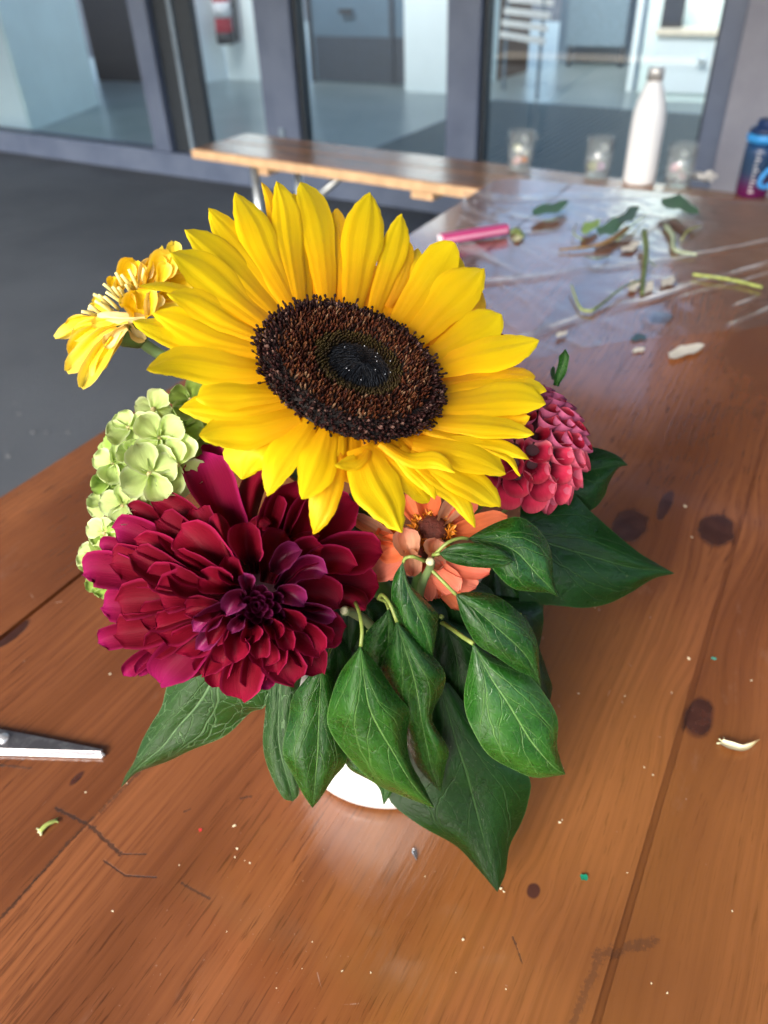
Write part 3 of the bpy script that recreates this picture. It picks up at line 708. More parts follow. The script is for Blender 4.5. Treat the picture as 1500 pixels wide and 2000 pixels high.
disc = mesh('seed_head', V, Fc, plain('seed_head_dark', (.010, .006, .005), .8), sunf)
def attr_mat(name, rough=.45, spec=.5):
    m = Mat(name); n = m.node('ShaderNodeAttribute'); n.attribute_name = 'tint'; m.color(n.outputs['Color']); m.set(Roughness=rough)
    m.b.inputs['Specular IOR Level'].default_value = spec; return m.m
FLM = attr_mat('disc_floret', .5, .12)
def florets(name, items, mat, parent, ns=6):
    """items: base point, direction, length, radius, shape list [(t, r)], base colour, tip colour"""
    V = []; Fc = []; Cl = []
    for (p, d, L, r, sh, c0, c1) in items:
        s = d.orthogonal().normalized(); w = d.cross(s); o = len(V)
        for (t, q) in sh:
            for k in range(ns):
                a = 2 * math.pi * k / ns
                V.append(p + d * (L * t) + (s * math.cos(a) + w * math.sin(a)) * (r * q)); Cl.append(tuple(x + (y - x) * t for x, y in zip(c0, c1)))
        for i in range(len(sh) - 1):
            for k in range(ns): Fc.append((o + i * ns + k, o + i * ns + (k + 1) % ns, o + (i + 1) * ns + (k + 1) % ns, o + (i + 1) * ns + k))
        Fc.append(tuple(range(o + (len(sh) - 1) * ns, o + len(sh) * ns)))
    ob = mesh(name, V, Fc, mat, parent)
    at = ob.data.color_attributes.new('tint', 'FLOAT_COLOR', 'POINT')
    at.data.foreach_set('color', [x for c in Cl for x in (c[0], c[1], c[2], 1)])
    return ob
BUD = [(0, .6), (.45, 1), (.8, .8), (1, .15)]; KNOB = [(0, .45), (.55, .4), (.72, .95), (.9, .85), (1, .3)]; SPK = [(0, .8), (.6, .55), (1, .08)]
inner, middle, outer = [], [], []
NF = 3000; GA = math.pi * (3 - math.sqrt(5))
off = SX * 0 + (U(703, 722, .308) - U(685, 726, .308))
off -= SN * off.dot(SN)
for i in range(NF):
    q = math.sqrt((i + .5) / NF); a = i * GA
    rd = SX * math.cos(a) + SY * math.sin(a)
    qq = q; p = SC + rd * RD * 1.01 * q + off * max(0, 1 - q) ** 1.0
    p = p + SN * (disc_h(q) - K * .0012)
    j = lambda s: Vector((random.gauss(0, s), random.gauss(0, s), random.gauss(0, s)))
    if q < .36:
        d = (SN * .75 - rd * .9 + j(.10)).normalized()
        c = random.choice([(.0055, .0065, .009), (.010, .012, .016), (.004, .0045, .006)])
        inner.append((p, d, K * random.uniform(.0028, .0042), K * .00036, SPK, tuple(x * .5 for x in c), tuple(x * 1.8 for x in c)))
    elif q < .50:
        d = (SN - rd * .35 + j(.10)).normalized(); f = (q - .36) / .14
        c = random.choice([(.036, .024, .006), (.046, .030, .008), (.030, .016, .005)]); c = tuple(x * (.35 + .75 * f) for x in c)
        inner.append((p, d, K * random.uniform(.0022, .0030), K * .00052, BUD, tuple(x * .3 for x in c), c))
    elif q < .83:
        d = (SN + rd * random.uniform(-.3, .5) + j(.22)).normalized()
        c = random.choice([(.062, .014, .005), (.046, .009, .003), (.085, .024, .008), (.026, .006, .003), (.11, .040, .015), (.018, .005, .003)])
        if random.random() < .06: c = (.20, .11, .06)
        middle.append((p, d, K * random.uniform(.0020, .0038), K * random.uniform(.00036, .00056), BUD, tuple(x * .25 for x in c), c))
    else:
        d = (SN * .8 + rd * random.uniform(.3, 1.1) + j(.28)).normalized()
        c = random.choice([(.022, .006, .006), (.012, .004, .004), (.035, .011, .009), (.018, .007, .006)])
        if random.random() < .10: c = (.13, .07, .055)
        outer.append((p, d, K * random.uniform(.0024, .0044), K * random.uniform(.00046, .00072), KNOB, tuple(x * .5 for x in c), c))
for k in range(230):                         # knobs that lean out over the petals
    a = random.uniform(0, 2 * math.pi); rd = SX * math.cos(a) + SY * math.sin(a)
    p = SC + rd * RD * random.uniform(.95, 1.03) + SN * K * random.uniform(.0008, .0045)
    d = (rd + SN * random.uniform(.2, 1.0) + Vector((random.gauss(0, .3), random.gauss(0, .3), random.gauss(0, .3)))).normalized()
    outer.append((p, d, K * random.uniform(.0024, .0044), K * random.uniform(.00048, .0007), KNOB, (.010, .003, .003), (.022, .007, .006)))
for nm, it in (('inner_florets', inner), ('middle_florets', middle), ('outer_florets', outer)):
    tag(florets(nm, it, FLM, disc), kind='stuff')
glints = []  # pale specks added to imitate specular glints on the seed head
for k in range(12):
    q = random.uniform(.16, .36); a = random.uniform(0, 6.28); rd = SX * math.cos(a) + SY * math.sin(a)
    p = SC + rd * RD * q + off * (1 - q) + SN * (disc_h(q) + K * .0022)
    glints.append((p, SN, K * .0005, K * .00022, [(0, .6), (.5, 1), (1, .3)], (.3, .31, .33), (.4, .42, .45)))
tag(florets('glint_specks', glints, attr_mat('glints', .08, .8), disc, 6), kind='stuff')
lathe('receptacle', [(0, -.026 * K), (.014 * K, -.025 * K), (.024 * K, -.014 * K), (.030 * K, -.008 * K), (.031 * K, -.005 * K)], SC, STEM, sunf, ns=30, axis=SN)
tube('stem', [SC - SN * .024 * K, SC - SN * .05 * K + Vector((0, 0, -.01)), mouth + Vector((0, .004, .01)), foot + Vector((.002, .004, 0))], [.0045, .0042, .004, .004], STEM, sunf, ns=12)

# ---- big crimson dahlia
DC = (504, 1181)
dah = empty('crimson_dahlia', foot + Vector((-.012, -.006, 0)), 'big dark crimson dahlia with pointed purple centre below the sunflower', 'flower')
def cv(x, y): return (x / 2.459 + 150, y / 2.459 + 860)
PR_D = [(0, .42), (.25, .75), (.55, 1.0), (.78, .92), (.91, .62), (.975, .28), (1, .06)]
PR_DR = [(0, .45), (.25, .8), (.55, 1.0), (.8, .93), (.93, .62), (1, .18)]
DP = [  # tip, mid (visible centre), half width (crop pixels), layer, material, cup, profile
 ((30, 640), (140, 612), 92, 0, 'o', .010, 1), ((108, 508), (200, 500), 48, 0, 'o', .006, 1), ((175, 425), (290, 440), 82, 1, 'o', .010, 1), ((255, 352), (330, 335), 55, 0, 'd', .008, 1),
 ((358, 292), (500, 320), 78, 1, 'd', .010, 1), ((600, 62), (645, 200), 118, 0, 'o', .016, 1), ((905, 118), (815, 260), 62, 2, 'd', -.016, 1), ((640, 15), (650, 70), 50, -2, 'o', .006, 1),
 ((1060, 205), (990, 350), 84, 0, 'd', .014, 1), ((1190, 260), (1090, 380), 84, 1, 'd', .014, 1), ((960, 250), (930, 360), 60, 1, 'd', .012, 1), ((1345, 300), (1210, 370), 105, -1, 'd', .008, 1), ((1465, 545), (1290, 515), 108, 0, 'd', .012, 1), ((1450, 700), (1320, 690), 95, -2, 'd', .008, 1),
 ((1388, 812), (1270, 715), 60, 1, 'd', -.012, 1), ((1288, 905), (1170, 900), 92, 0, 'd', .010, 2), ((1180, 1120), (1080, 1000), 85, -1, 'd', .010, 1), ((1045, 1172), (985, 1040), 100, 1, 'd', .010, 1),
 ((790, 1248), (790, 1110), 104, 1, 'd', .010, 2), ((695, 1190), (665, 1060), 66, 0, 'd', .010, 1), ((398, 1170), (470, 1030), 108, 1, 'o', .010, 2), ((545, 1140), (590, 1060), 42, 0, 'd', -.010, 1),
 ((228, 1132), (285, 1060), 45, -1, 'o', .008, 1), ((302, 1132), (345, 1040), 50, -1, 'o', .008, 1), ((103, 968), (190, 930), 62, -1, 'o', .008, 1), ((185, 930), (290, 912), 92, 1, 'd', .010, 1),
 ((120, 800), (230, 790), 88, -1, 'o', .008, 1), ((193, 775), (300, 765), 98, 2, 'd', .010, 1), ((165, 590), (290, 580), 100, 1, 'd', .010, 1), ((258, 545), (390, 610), 84, 3, 'd', .014, 1),
 ((384, 735), (500, 720), 106, 4, 'd', .012, 1), ((500, 420), (570, 490), 104, 4, 'd', .010, 2), ((385, 385), (500, 440), 92, 2, 'd', .010, 1), ((668, 350), (690, 480), 48, 5, 'd', -.016, 2),
 ((815, 395), (812, 500), 84, 5, 'd', .022, 2), ((932, 400), (840, 400), 46, 3, 'd', -.010, 1), ((1078, 525), (975, 565), 58, 5, 'i', .014, 1), ((1198, 640), (1100, 600), 60, 4, 'i', .014, 1),
 ((1168, 460), (1030, 480), 36, 3, 'd', -.008, 1), ((1340, 605), (1200, 560), 74, 2, 'd', .010, 1), ((1092, 795), (1010, 720), 55, 6, 'i', .012, 1), ((1256, 800), (1150, 720), 92, 2, 'd', .010, 1),
 ((592, 640), (670, 680), 74, 6, 'd', .014, 2), ((718, 838), (775, 740), 56, 7, 'i', .014, 1), ((558, 912), (650, 830), 56, 5, 'i', .012, 1), ((575, 1005), (650, 920), 50, 4, 'i', .012, 1),
 ((742, 925), (770, 870), 36, 7, 'i', .012, 1), ((765, 1062), (755, 960), 66, 5, 'd', .014, 2), ((872, 1048), (885, 970), 58, 5, 'd', .014, 2), ((1035, 1008), (985, 915), 50, 5, 'd', .012, 1),
 ((1088, 915), (1020, 845), 52, 6, 'd', .012, 1), ((1168, 1035), (1090, 930), 78, 3, 'd', .012, 1), ((925, 1195), (905, 1130), 48, -2, 'o', .008, 1), ((380, 905), (470, 880), 96, 3, 'd', .012, 1),
 ((1245, 850), (1150, 825), 44, 3, 'i', .010, 1), ((480, 1010), (560, 950), 90, 2, 'd', .010, 1), ((900, 1090), (890, 1010), 76, 3, 'd', .010, 1), ((700, 1080), (720, 1000), 76, 3, 'd', .010, 1),
 ((560, 330), (600, 400), 88, 2, 'd', .010, 1), ((1000, 440), (950, 510), 76, 3, 'd', .012, 1), ((1180, 520), (1090, 540), 76, 3, 'd', .010, 1), ((450, 560), (560, 610), 84, 4, 'd', .012, 1), ((800, 640), (815, 690), 40, 8, 'i', .012, 1), ((330, 660), (440, 670), 78, 3, 'd', .012, 1), ((300, 840), (410, 830), 82, 2, 'd', .012, 1), ((330, 1010), (430, 950), 80, 1, 'd', .012, 1), ((600, 1130), (640, 1040), 70, 1, 'd', .012, 1), ((860, 1190), (850, 1090), 72, 0, 'd', .012, 1), ((960, 1120), (940, 1010), 66, 2, 'd', .012, 1), ((1120, 1080), (1050, 980), 66, 1, 'd', .012, 1), ((1230, 980), (1130, 920), 70, 1, 'd', .012, 1), ((440, 640), (540, 690), 70, 5, 'd', .014, 1), ((520, 830), (610, 800), 66, 5, 'd', .014, 1), ((640, 980), (690, 900), 56, 5, 'd', .014, 1), ((830, 980), (835, 910), 52, 6, 'd', .014, 1), ((960, 960), (940, 890), 46, 6, 'd', .014, 1), ((720, 560), (750, 640), 62, 5, 'd', .014, 1), ((280, 480), (390, 520), 70, 2, 'd', .012, 1)]
cx, cy = 868, 790
def ddep(lay, cup, lean):
    def f(x, y, t, u):
        r = math.hypot(x - DC[0], y - DC[1]) / 290
        return .300 + .034 * r ** 1.7 - .0036 * lay + .018 * (1 - t) ** 1.5 * (1 if lay < 5 else .7) - cup * .95 * (u * u) * math.sin(math.pi * min(1, .15 + t * .85)) ** .7 + lean * t * t
    return f
for (tip, mid, hw, lay, mt, cup, pr) in DP:
    fx = .30 if lay < 4 else .12
    b = (mid[0] + (cx - mid[0]) * (.62 - .3 * (lay > 4)), mid[1] + (cy - mid[1]) * (.62 - .3 * (lay > 4)))
    path = [cv(*b), cv((b[0] + mid[0] * 2) / 3, (b[1] + mid[1] * 2) / 3), cv(mid[0] * .6 + tip[0] * .4, mid[1] * .6 + tip[1] * .4), cv(*tip)]
    ph = random.uniform(0, 6.28)
    def dsp(t, u, ph=ph, hw=hw):
        return K * hw / 90 * (-.0007 * math.exp(-(u / .10) ** 2) * t + .00035 * math.sin(u * 15 + ph) * t + .0012 * math.sin(t * 5 + ph) * u)
    blade('petal', path, hw / 2.459, PR_D if pr == 1 else PR_DR, ddep(lay, cup, .003), {'o': DAHO, 'd': DAHL, 'i': DAHI}[mt], dah, nr=15, nc=11, disp=dsp, wob=.03)
for k in range(30):                          # tight purple heart
    a = k * GA; rr = 5 + 3.1 * k ** .85; x, y = DC[0] - 2 + rr * math.cos(a) * 1.05, DC[1] + 2 + rr * math.sin(a) * .85
    bx, by = DC[0] - 2 + (rr - 22) * math.cos(a) * .6, DC[1] + 2 + (rr - 22) * math.sin(a) * .6
    L = .0105 - .00008 * k
    def dep(px, py, t, u, k=k): return .283 - .0060 * t + .00030 * k + .010 * (1 - t) - .0045 * u * u
    blade('petal', [(bx, by), ((bx + x) / 2, (by + y) / 2), (x, y)], 7.5 + .22 * k, PR_D, dep, DAHI, dah, nr=8, nc=7)
core = U(500, 1185, .328); dn = camv(-.05, .1, -1)
lathe('core', [(0, -.02 * K), (.018 * K, -.012 * K), (.026 * K, 0), (.02 * K, .008 * K), (0, .011 * K)], core, plain('dahlia_core', (.03, .001, .006), .7), dah, ns=24, axis=dn)
tube('stem', [core - dn * .012, core + Vector((.01, .02, -.02)), mouth + Vector((-.015, -.005, .008)), foot + Vector((-.012, -.006, 0))], .003, STEM, dah, ns=10)

# ---- ball dahlia
BC = U(1014, 882, .368); BR = 134 / F * .368 * K; BA = camv(.12, -.93, -.05)
ball = empty('ball_dahlia', foot + Vector((.016, .006, 0)), 'raspberry pink ball dahlia with honeycomb petals right of the sunflower', 'flower')
def quill():                                 # one rolled petal, pointing +Z, opening towards +Y (the pole), unit size
    nr, nc = 9, 13; G = []
    for i in range(nr):
        t = i / (nr - 1); row = []
        for j in range(nc):
            u = 2 * j / (nc - 1) - 1; an = u * (3.0 - 1.25 * t ** 1.8)
            r = .24 + .37 * math.sin(t * 1.75)
            z = t * (1.12 - .34 * (abs(u) ** 2.0) * t)
            row.append(Vector((r * math.sin(an), -r * math.cos(an) * .92 + .10 + .12 * t, z)))
        G.append(row)
    return G
QG = quill(); nr_, nc_ = len(QG), len(QG[0])
qv = [tuple(p) for r_ in QG for p in r_]; quv = [(j / (nc_ - 1), i / (nr_ - 1)) for i in range(nr_) for j in range(nc_)]
qf = [(i * nc_ + j, i * nc_ + j + 1, (i + 1) * nc_ + j + 1, (i + 1) * nc_ + j) for i in range(nr_ - 1) for j in range(nc_ - 1)]
def quill_mesh(nm, mat):
    me = bpy.data.meshes.new(nm); me.from_pydata(qv, [], [tuple(reversed(f)) for f in qf]); ul = me.uv_layers.new(name='UVMap')
    ul.data.foreach_set('uv', [c for f in me.polygons for i in f.vertices for c in quv[i]]); me.materials.append(mat)
    me.polygons.foreach_set('use_smooth', [True] * len(me.polygons)); return me
QM = [quill_mesh('quill_dark', BALLD), quill_mesh('quill', BALL), quill_mesh('quill_pink', BALLP)]
BXx = BA.orthogonal().normalized(); BYy = BA.cross(BXx)
rowi = 0; th = R(9)
while th < R(158):
    size = BR * (.155 + .175 * min(1, th / R(95))) * (1 if th < R(120) else 1.06)
    nrow = max(4, int(2 * math.pi * math.sin(th) * BR / (size * 1.12)))
    for k in range(nrow):
        ph = 2 * math.pi * (k + .5 * (rowi % 2)) / nrow + random.gauss(0, .012)
        rad = BA * math.cos(th) + (BXx * math.cos(ph) + BYy * math.sin(ph)) * math.sin(th)
        if rad.dot((CAM - BC).normalized()) < -.45: continue
        south = (-BA + rad * rad.dot(BA)).normalized() if th > .01 else BXx
        z = (rad + south * (.06 + .18 * max(0, math.cos(th)) - .25 * max(0, -math.cos(th)))).normalized()
        y = -south; y = (y - z * y.dot(z)).normalized(); x = y.cross(z)
        s = size * random.uniform(.92, 1.08); z = (z + Vector((random.gauss(0, .05), random.gauss(0, .05), random.gauss(0, .05)))).normalized(); y = (y - z * y.dot(z)).normalized(); x = y.cross(z)
        Mx = Matrix(((x.x, y.x, z.x, 0), (x.y, y.y, z.y, 0), (x.z, y.z, z.z, 0), (0, 0, 0, 1)))
        Mx = Matrix.Translation(BC + rad * (BR - s * .98) * (.92 if th > R(130) else 1)) @ Mx @ Matrix.Scale(s, 4)
        o = bpy.data.objects.new('petal', QM[0 if th < R(48) else (1 if th < R(88) else 2)]); COL.objects.link(o)
        o.parent = ball; o.matrix_parent_inverse = Matrix.Translation(-Vector(ball.location)); o.matrix_local = Mx if False else Mx
        o.matrix_basis = Mx
    th += size / BR * .90; rowi += 1
lathe('core', [(0, -BR * .7), (BR * .5, -BR * .5), (BR * .72, 0), (BR * .5, BR * .5), (0, BR * .7)], BC, plain('ball_core', (.03, .001, .006), .7), ball, ns=20, axis=BA)
tube('stem', [BC - BA * BR * .4, BC + Vector((-.012, .012, -.03)), mouth + Vector((.012, .012, .006)), foot + Vector((.016, .006, 0))], .0028, STEM, ball, ns=10)
def cf(x, y): return (x / 3.333 + 880, y / 3.333 + 640)
blade('bract', [cf(690, 380), cf(710, 300), cf(740, 220), cf(745, 140)], 11, [(0, .5), (.3, .9), (.6, .8), (.8, 1), (1, .1)], lambda x, y, t, u: .385 - .006 * t - .003 * u * u, IVYL, ball, nr=12, nc=7, wob=.2)
blade('bract', [cf(670, 340), cf(665, 290), cf(672, 250)], 5, PR_S, lambda x, y, t, u: .388, IVYD, ball, nr=8, nc=5)

# ---- orange zinnia
zin = empty('orange_zinnia', foot + Vector((.006, -.012, 0)), 'coral orange zinnia with yellow stamen ring under the sunflower petals', 'flower')
def cb(x, y): return (x / 3.191 + 660, y / 3.191 + 940)
ZP = [((700, 330), (860, 290), (1058, 232), 80, 1, ZIN), ((520, 260), (470, 180), (420, 80), 62, 0, ZIN), ((560, 240), (570, 150), (565, 50), 80, 1, ZIN), ((640, 260), (700, 190), (760, 100), 66, 1, ZINP),
      ((690, 270), (780, 190), (865, 110), 60, 0, ZINC), ((470, 400), (360, 480), (200, 600), 88, 0, ZINC), ((460, 390), (360, 410), (240, 440), 92, 1, ZIN), ((450, 330), (340, 330), (260, 280), 80, 0, ZIN),
      ((470, 470), (440, 390), (415, 292), 88, 5, ZINP), ((600, 470), (608, 420), (618, 358), 72, 5, ZINP), ((440, 425), (455, 500), (462, 590), 62, 4, ZINP), ((560, 470), (620, 500), (660, 520), 60, 4, ZINP), ((610, 470), (760, 530), (945, 565), 74, 2, ZINC),
      ((600, 480), (740, 590), (865, 655), 84, 1, ZINC), ((570, 480), (660, 600), (750, 685), 84, 3, ZINC), ((545, 500), (560, 620), (572, 745), 46, 1, ZINC), ((610, 530), (680, 650), (800, 800), 80, -1, ZIN), ((360, 360), (230, 290), (95, 215), 52, -1, ZINP),
      ((500, 440), (380, 520), (270, 560), 80, -1, ZINC), ((600, 560), (600, 640), (620, 730), 50, -1, ZINC)]
for (b, mdl, t_, hw, lay, mt) in ZP:
    cup = random.uniform(.002, .006) + (.006 if mt is ZINP else 0)
    def dep(x, y, t, u, lay=lay, cup=cup): return .338 + .00003 * math.hypot(x - 842, y - 1034) - .003 * lay - cup * u * u + .004 * t * t
    blade('petal', [cb(*b), cb(*mdl), cb(*t_)], hw / 3.191, [(0, .4), (.3, .8), (.6, 1), (.82, .92), (.94, .62), (1, .2)], dep, mt, zin, nr=13, nc=11, disp=lambda t, u: K * .0004 * math.sin(u * 14))
zc = U(*cb(585, 315), .334); zn = camv(.1, -.45, -.85); zx = zn.orthogonal().normalized(); zy = zn.cross(zx); zr = 115 / 3.191 / F * .334 * K
lathe('disc', [(0, .004), (zr * .45, .0042), (zr * .85, .002), (zr, -.002), (zr * .9, -.008)], zc, plain('zinnia_disc', (.10, .018, .010), .7, var=.3, scale=900, bump=.0006), zin, ns=30, axis=zn)
ORG = plain('stamen_orange', (.72, .25, .012), .5, var=.15, scale=500)
for k in range(34):                          # little five pointed disc florets
    a = k * 2 * math.pi / 34 + random.gauss(0, .06); q = random.uniform(.78, 1.12)
    c_ = zc + (zx * math.cos(a) + zy * math.sin(a)) * zr * q + zn * random.uniform(.0, .0028)
    d = (zn + (zx * math.cos(a) + zy * math.sin(a)) * random.uniform(0, .6)).normalized(); s = d.orthogonal().normalized(); w = d.cross(s)
    V = [c_ - d * .003]; Fc = []; rr = random.uniform(.0012, .0017)
    for j in range(5):
        an = 2 * math.pi * j / 5 + k; dr_ = s * math.cos(an) + w * math.sin(an); sd_ = d.cross(dr_)
        o = len(V); V += [c_ + dr_ * rr * .5 + sd_ * rr * .32, c_ + dr_ * rr * 1.5 + d * rr * .5, c_ + dr_ * rr * .5 - sd_ * rr * .32]
        Fc += [(0, o, o + 1), (0, o + 1, o + 2)]
    mesh('floret', V, Fc, ORG, zin)
tube('stem', [zc - zn * .006, zc - zn * .03 + Vector((0, 0, -.01)), mouth + Vector((.006, -.012, 0)), foot + Vector((.006, -.012, 0))], .0025, STEM, zin, ns=8)

# ---- yellow zinnia at the left
yel = empty('yellow_zinnia', foot + Vector((-.018, .012, 0)), 'small yellow flower with cream stamens drooping left of the sunflower', 'flower')
def cg(x, y): return (x / 4.6875 + 100, y / 4.6875 + 440)
YP = [([(450, 890), (300, 910), (160, 950), (32, 1026)], 66, 2, YEL, -.004), ([(460, 850), (330, 860), (230, 880), (138, 915)], 44, 1, YELO, .003), ([(520, 920), (380, 980), (260, 1080), (175, 1190)], 76, 1, YELO, .004),
      ([(600, 930), (470, 1030), (320, 1170), (140, 1340)], 92, 3, YEL, .004), ([(520, 960), (400, 1080), (260, 1200), (135, 1290)], 50, 2, YEL, .003), ([(630, 960), (520, 1090), (400, 1270), (272, 1488)], 84, 4, YEL, .006), ([(560, 1020), (450, 1180), (390, 1290), (380, 1390)], 45, 5, YEL, -.004), ([(680, 930), (600, 1000), (540, 1060), (480, 1090)], 58, 5, CREAM, .005),
      ([(860, 850), (700, 850), (550, 830), (420, 825)], 44, 6, CREAM, -.004), ([(800, 850), (810, 760), (800, 680), (770, 590)], 150, 4, YELO, .010), ([(900, 830), (920, 740), (940, 680), (960, 620)], 78, 5, CREAM, .005), ([(790, 600), (760, 480), (740, 400), (770, 318)], 130, 0, YELO, .008),
      ([(900, 580), (960, 450), (1030, 340), (1090, 245)], 115, 1, YEL, .008), ([(1100, 420), (1110, 330), (1120, 230), (1122, 148)], 62, -1, YEL, .004), ([(985, 545), (1010, 470), (1030, 400), (1050, 340)], 60, 3, YEL, .004), ([(1000, 560), (1120, 500), (1220, 470), (1330, 480)], 110, 0, YELO, .006),
      ([(880, 800), (980, 760), (1080, 740), (1200, 752)], 72, 3, YEL, .005), ([(940, 330), (980, 280), (1005, 230), (1018, 188)], 20, -1, YEL, .0), ([(640, 640), (590, 560), (560, 520), (560, 470)], 50, -1, YELO, .004), ([(560, 800), (470, 760), (420, 720), (370, 700)], 60, -1, YEL, .004), ([(850, 600), (840, 500), (860, 420), (900, 310)], 60, 1, CREAM, .005), ([(690, 900), (740, 960), (790, 1010), (860, 1050)], 44, 1, CREAM, .005), ([(560, 880), (420, 900), (300, 960), (200, 1040)], 62, 1, YEL, .004), ([(560, 940), (440, 1040), (320, 1120), (230, 1230)], 60, 2, YEL, .004), ([(640, 980), (560, 1120), (480, 1220), (420, 1330)], 56, 3, YEL, .005), ([(620, 620), (640, 520), (690, 420), (700, 340)], 70, -1, YEL, .006), ([(850, 560), (900, 440), (960, 340), (1000, 270)], 78, 0, YELO, .006), ([(1040, 500), (1090, 420), (1150, 350), (1180, 290)], 70, 0, YEL, .006), ([(760, 780), (720, 720), (690, 690), (650, 650)], 70, 3, YEL, .007), ([(940, 700), (1010, 660), (1090, 620), (1160, 600)], 66, 2, YELO, .006), ([(700, 870), (600, 880), (480, 890), (370, 900)], 46, 4, YEL, .004)]
for (path, hw, lay, mt, cup) in YP:
    def dep(x, y, t, u, lay=lay, cup=cup): return .372 - .0025 * lay - cup * u * u + .003 * t
    blade('petal', [cg(*p) for p in path], hw * 1.2 / 4.6875, PR_DR, dep, mt, yel, nr=14, nc=9, disp=lambda t, u: K * .0006 * math.sin(u * 7 + t * 5), wob=.06)
for (x0, y0, x1, y1) in [(590, 430, 660, 560), (640, 450, 740, 580), (710, 400, 795, 580), (475, 535, 600, 640), (385, 630, 540, 720), (480, 650, 615, 770), (345, 730, 460, 820), (275, 790, 410, 825), (400, 690, 570, 805), (612, 565, 675, 650), (850, 390, 835, 530), (500, 610, 660, 720), (680, 540, 730, 620), (335, 760, 450, 800), (430, 640, 520, 700), (560, 560, 640, 660), (450, 700, 560, 790), (660, 470, 760, 600)]:
    dz = random.uniform(.358, .366)
    tube('stamen', [U(*cg(x1, y1), dz + .006), U(*cg((x0 + x1) / 2, (y0 + y1) / 2 - 6), dz), U(*cg(x0, y0), dz - .002)], [.00055, .0006, .0005], STAM, yel, ns=7, nr=6)
blade('sepal', [cg(640, 1060), cg(700, 1060), cg(780, 1080), cg(850, 1040)], 9, PR_S, lambda x, y, t, u: .378, IVYL, yel, nr=8, nc=5)
yc = U(*cg(720, 960), .378)
lathe('calyx', [(0, -.006), (.004, -.005), (.006, 0), (.004, .004), (0, .005)], yc, STEM, yel, ns=14, axis=camv(-.8, -.4, -.3))
tube('stem', [yc, U(*cg(860, 1090), .384), U(*cg(1010, 1190), .39), U(420, 760, .40), mouth + Vector((-.02, .014, .004)), foot + Vector((-.018, .012, 0))], [.0017, .0019, .0019, .0019, .002, .002], plain('pale_stem', (.22, .36, .14), .5), yel, ns=10)

# ---- hydrangea
hyd = empty('green_hydrangea', foot + Vector((-.02, -.002, 0)), 'pale lime green hydrangea cluster at the left between dahlia and sunflower', 'flower')
HC = U(290, 965, .385)
PR_H = [(0, .16), (.18, .55), (.42, .95), (.66, 1.0), (.85, .80), (.95, .5), (1, .16)]
def floret(x, y, r, rot, d, mt, tilt=(0, 0), n=4, sq=1.0):
    fl = lathe('floret', [(0, -.0008), (.0007, -.0004), (.0009, .0004), (0, .0009)], U(x, y, d - .002), plain('floret_eye', (.50, .42, .20), .6) if 'floret_eye' not in bpy.data.materials else bpy.data.materials['floret_eye'], hyd, ns=8, axis=camv(0, 0, -1))
    tube('pedicel', [U(x, y, d), U(x + (290 - x) * .35, y + (965 - y) * .35, d + .022)], .0005, STEML, fl, ns=6)
    for k in range(n):
        a = rot + k * math.pi * 2 / n + random.gauss(0, .10); L = r * random.uniform(.9, 1.1) * (1 if k % 2 else .94)
        ca, sa = math.cos(a), math.sin(a) * sq
        cup = random.uniform(-.001, .008); lf = random.uniform(-.006, .005); pz = .0008 * k; tw = random.uniform(-.004, .004)
        def dep(px, py, t, u, cup=cup, lf=lf, pz=pz, tw=tw):
            return d + tilt[0] * (px - x) + tilt[1] * (py - y) - cup * (u * u * .8 + t * t * .5) * .8 + lf * t - pz + tw * u * t
        blade('petal', [(x, y), (x + ca * L * .35, y + sa * L * .35), (x + ca * L * .7, y + sa * L * .7), (x + ca * L, y + sa * L)], L * .52, PR_H, dep, mt, fl, nr=9, nc=9,
              disp=lambda t, u: K * (.0006 * math.exp(-(u / .2) ** 2) + .0004 * math.sin(u * 8 + t * 6)), wob=.03)
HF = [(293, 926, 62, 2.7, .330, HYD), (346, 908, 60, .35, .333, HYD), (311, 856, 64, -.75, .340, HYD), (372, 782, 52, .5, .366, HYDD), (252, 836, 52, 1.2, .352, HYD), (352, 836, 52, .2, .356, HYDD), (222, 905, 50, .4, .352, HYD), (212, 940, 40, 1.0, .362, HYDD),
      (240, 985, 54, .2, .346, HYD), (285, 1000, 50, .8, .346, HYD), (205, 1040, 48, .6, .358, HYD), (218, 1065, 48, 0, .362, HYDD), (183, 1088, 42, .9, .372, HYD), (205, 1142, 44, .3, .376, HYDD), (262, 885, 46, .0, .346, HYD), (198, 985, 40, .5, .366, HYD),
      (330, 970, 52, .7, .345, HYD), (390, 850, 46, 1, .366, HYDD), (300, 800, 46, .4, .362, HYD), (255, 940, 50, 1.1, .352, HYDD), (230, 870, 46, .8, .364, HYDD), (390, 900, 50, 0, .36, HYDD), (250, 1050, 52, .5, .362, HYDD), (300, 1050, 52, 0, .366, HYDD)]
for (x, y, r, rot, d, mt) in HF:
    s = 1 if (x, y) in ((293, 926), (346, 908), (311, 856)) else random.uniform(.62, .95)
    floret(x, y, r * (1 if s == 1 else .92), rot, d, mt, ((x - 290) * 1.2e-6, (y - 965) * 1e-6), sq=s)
tube('stem', [HC, HC + Vector((.01, .0, -.03)), mouth + Vector((-.024, -.002, .002)), foot + Vector((-.02, -.002, 0))], .0025, STEM, hyd, ns=8)
for a in range(5): tube('branch', [HC, U(240 + 25 * a, 880 + 50 * (a % 3), .37)], .0011, STEML, hyd, ns=6)

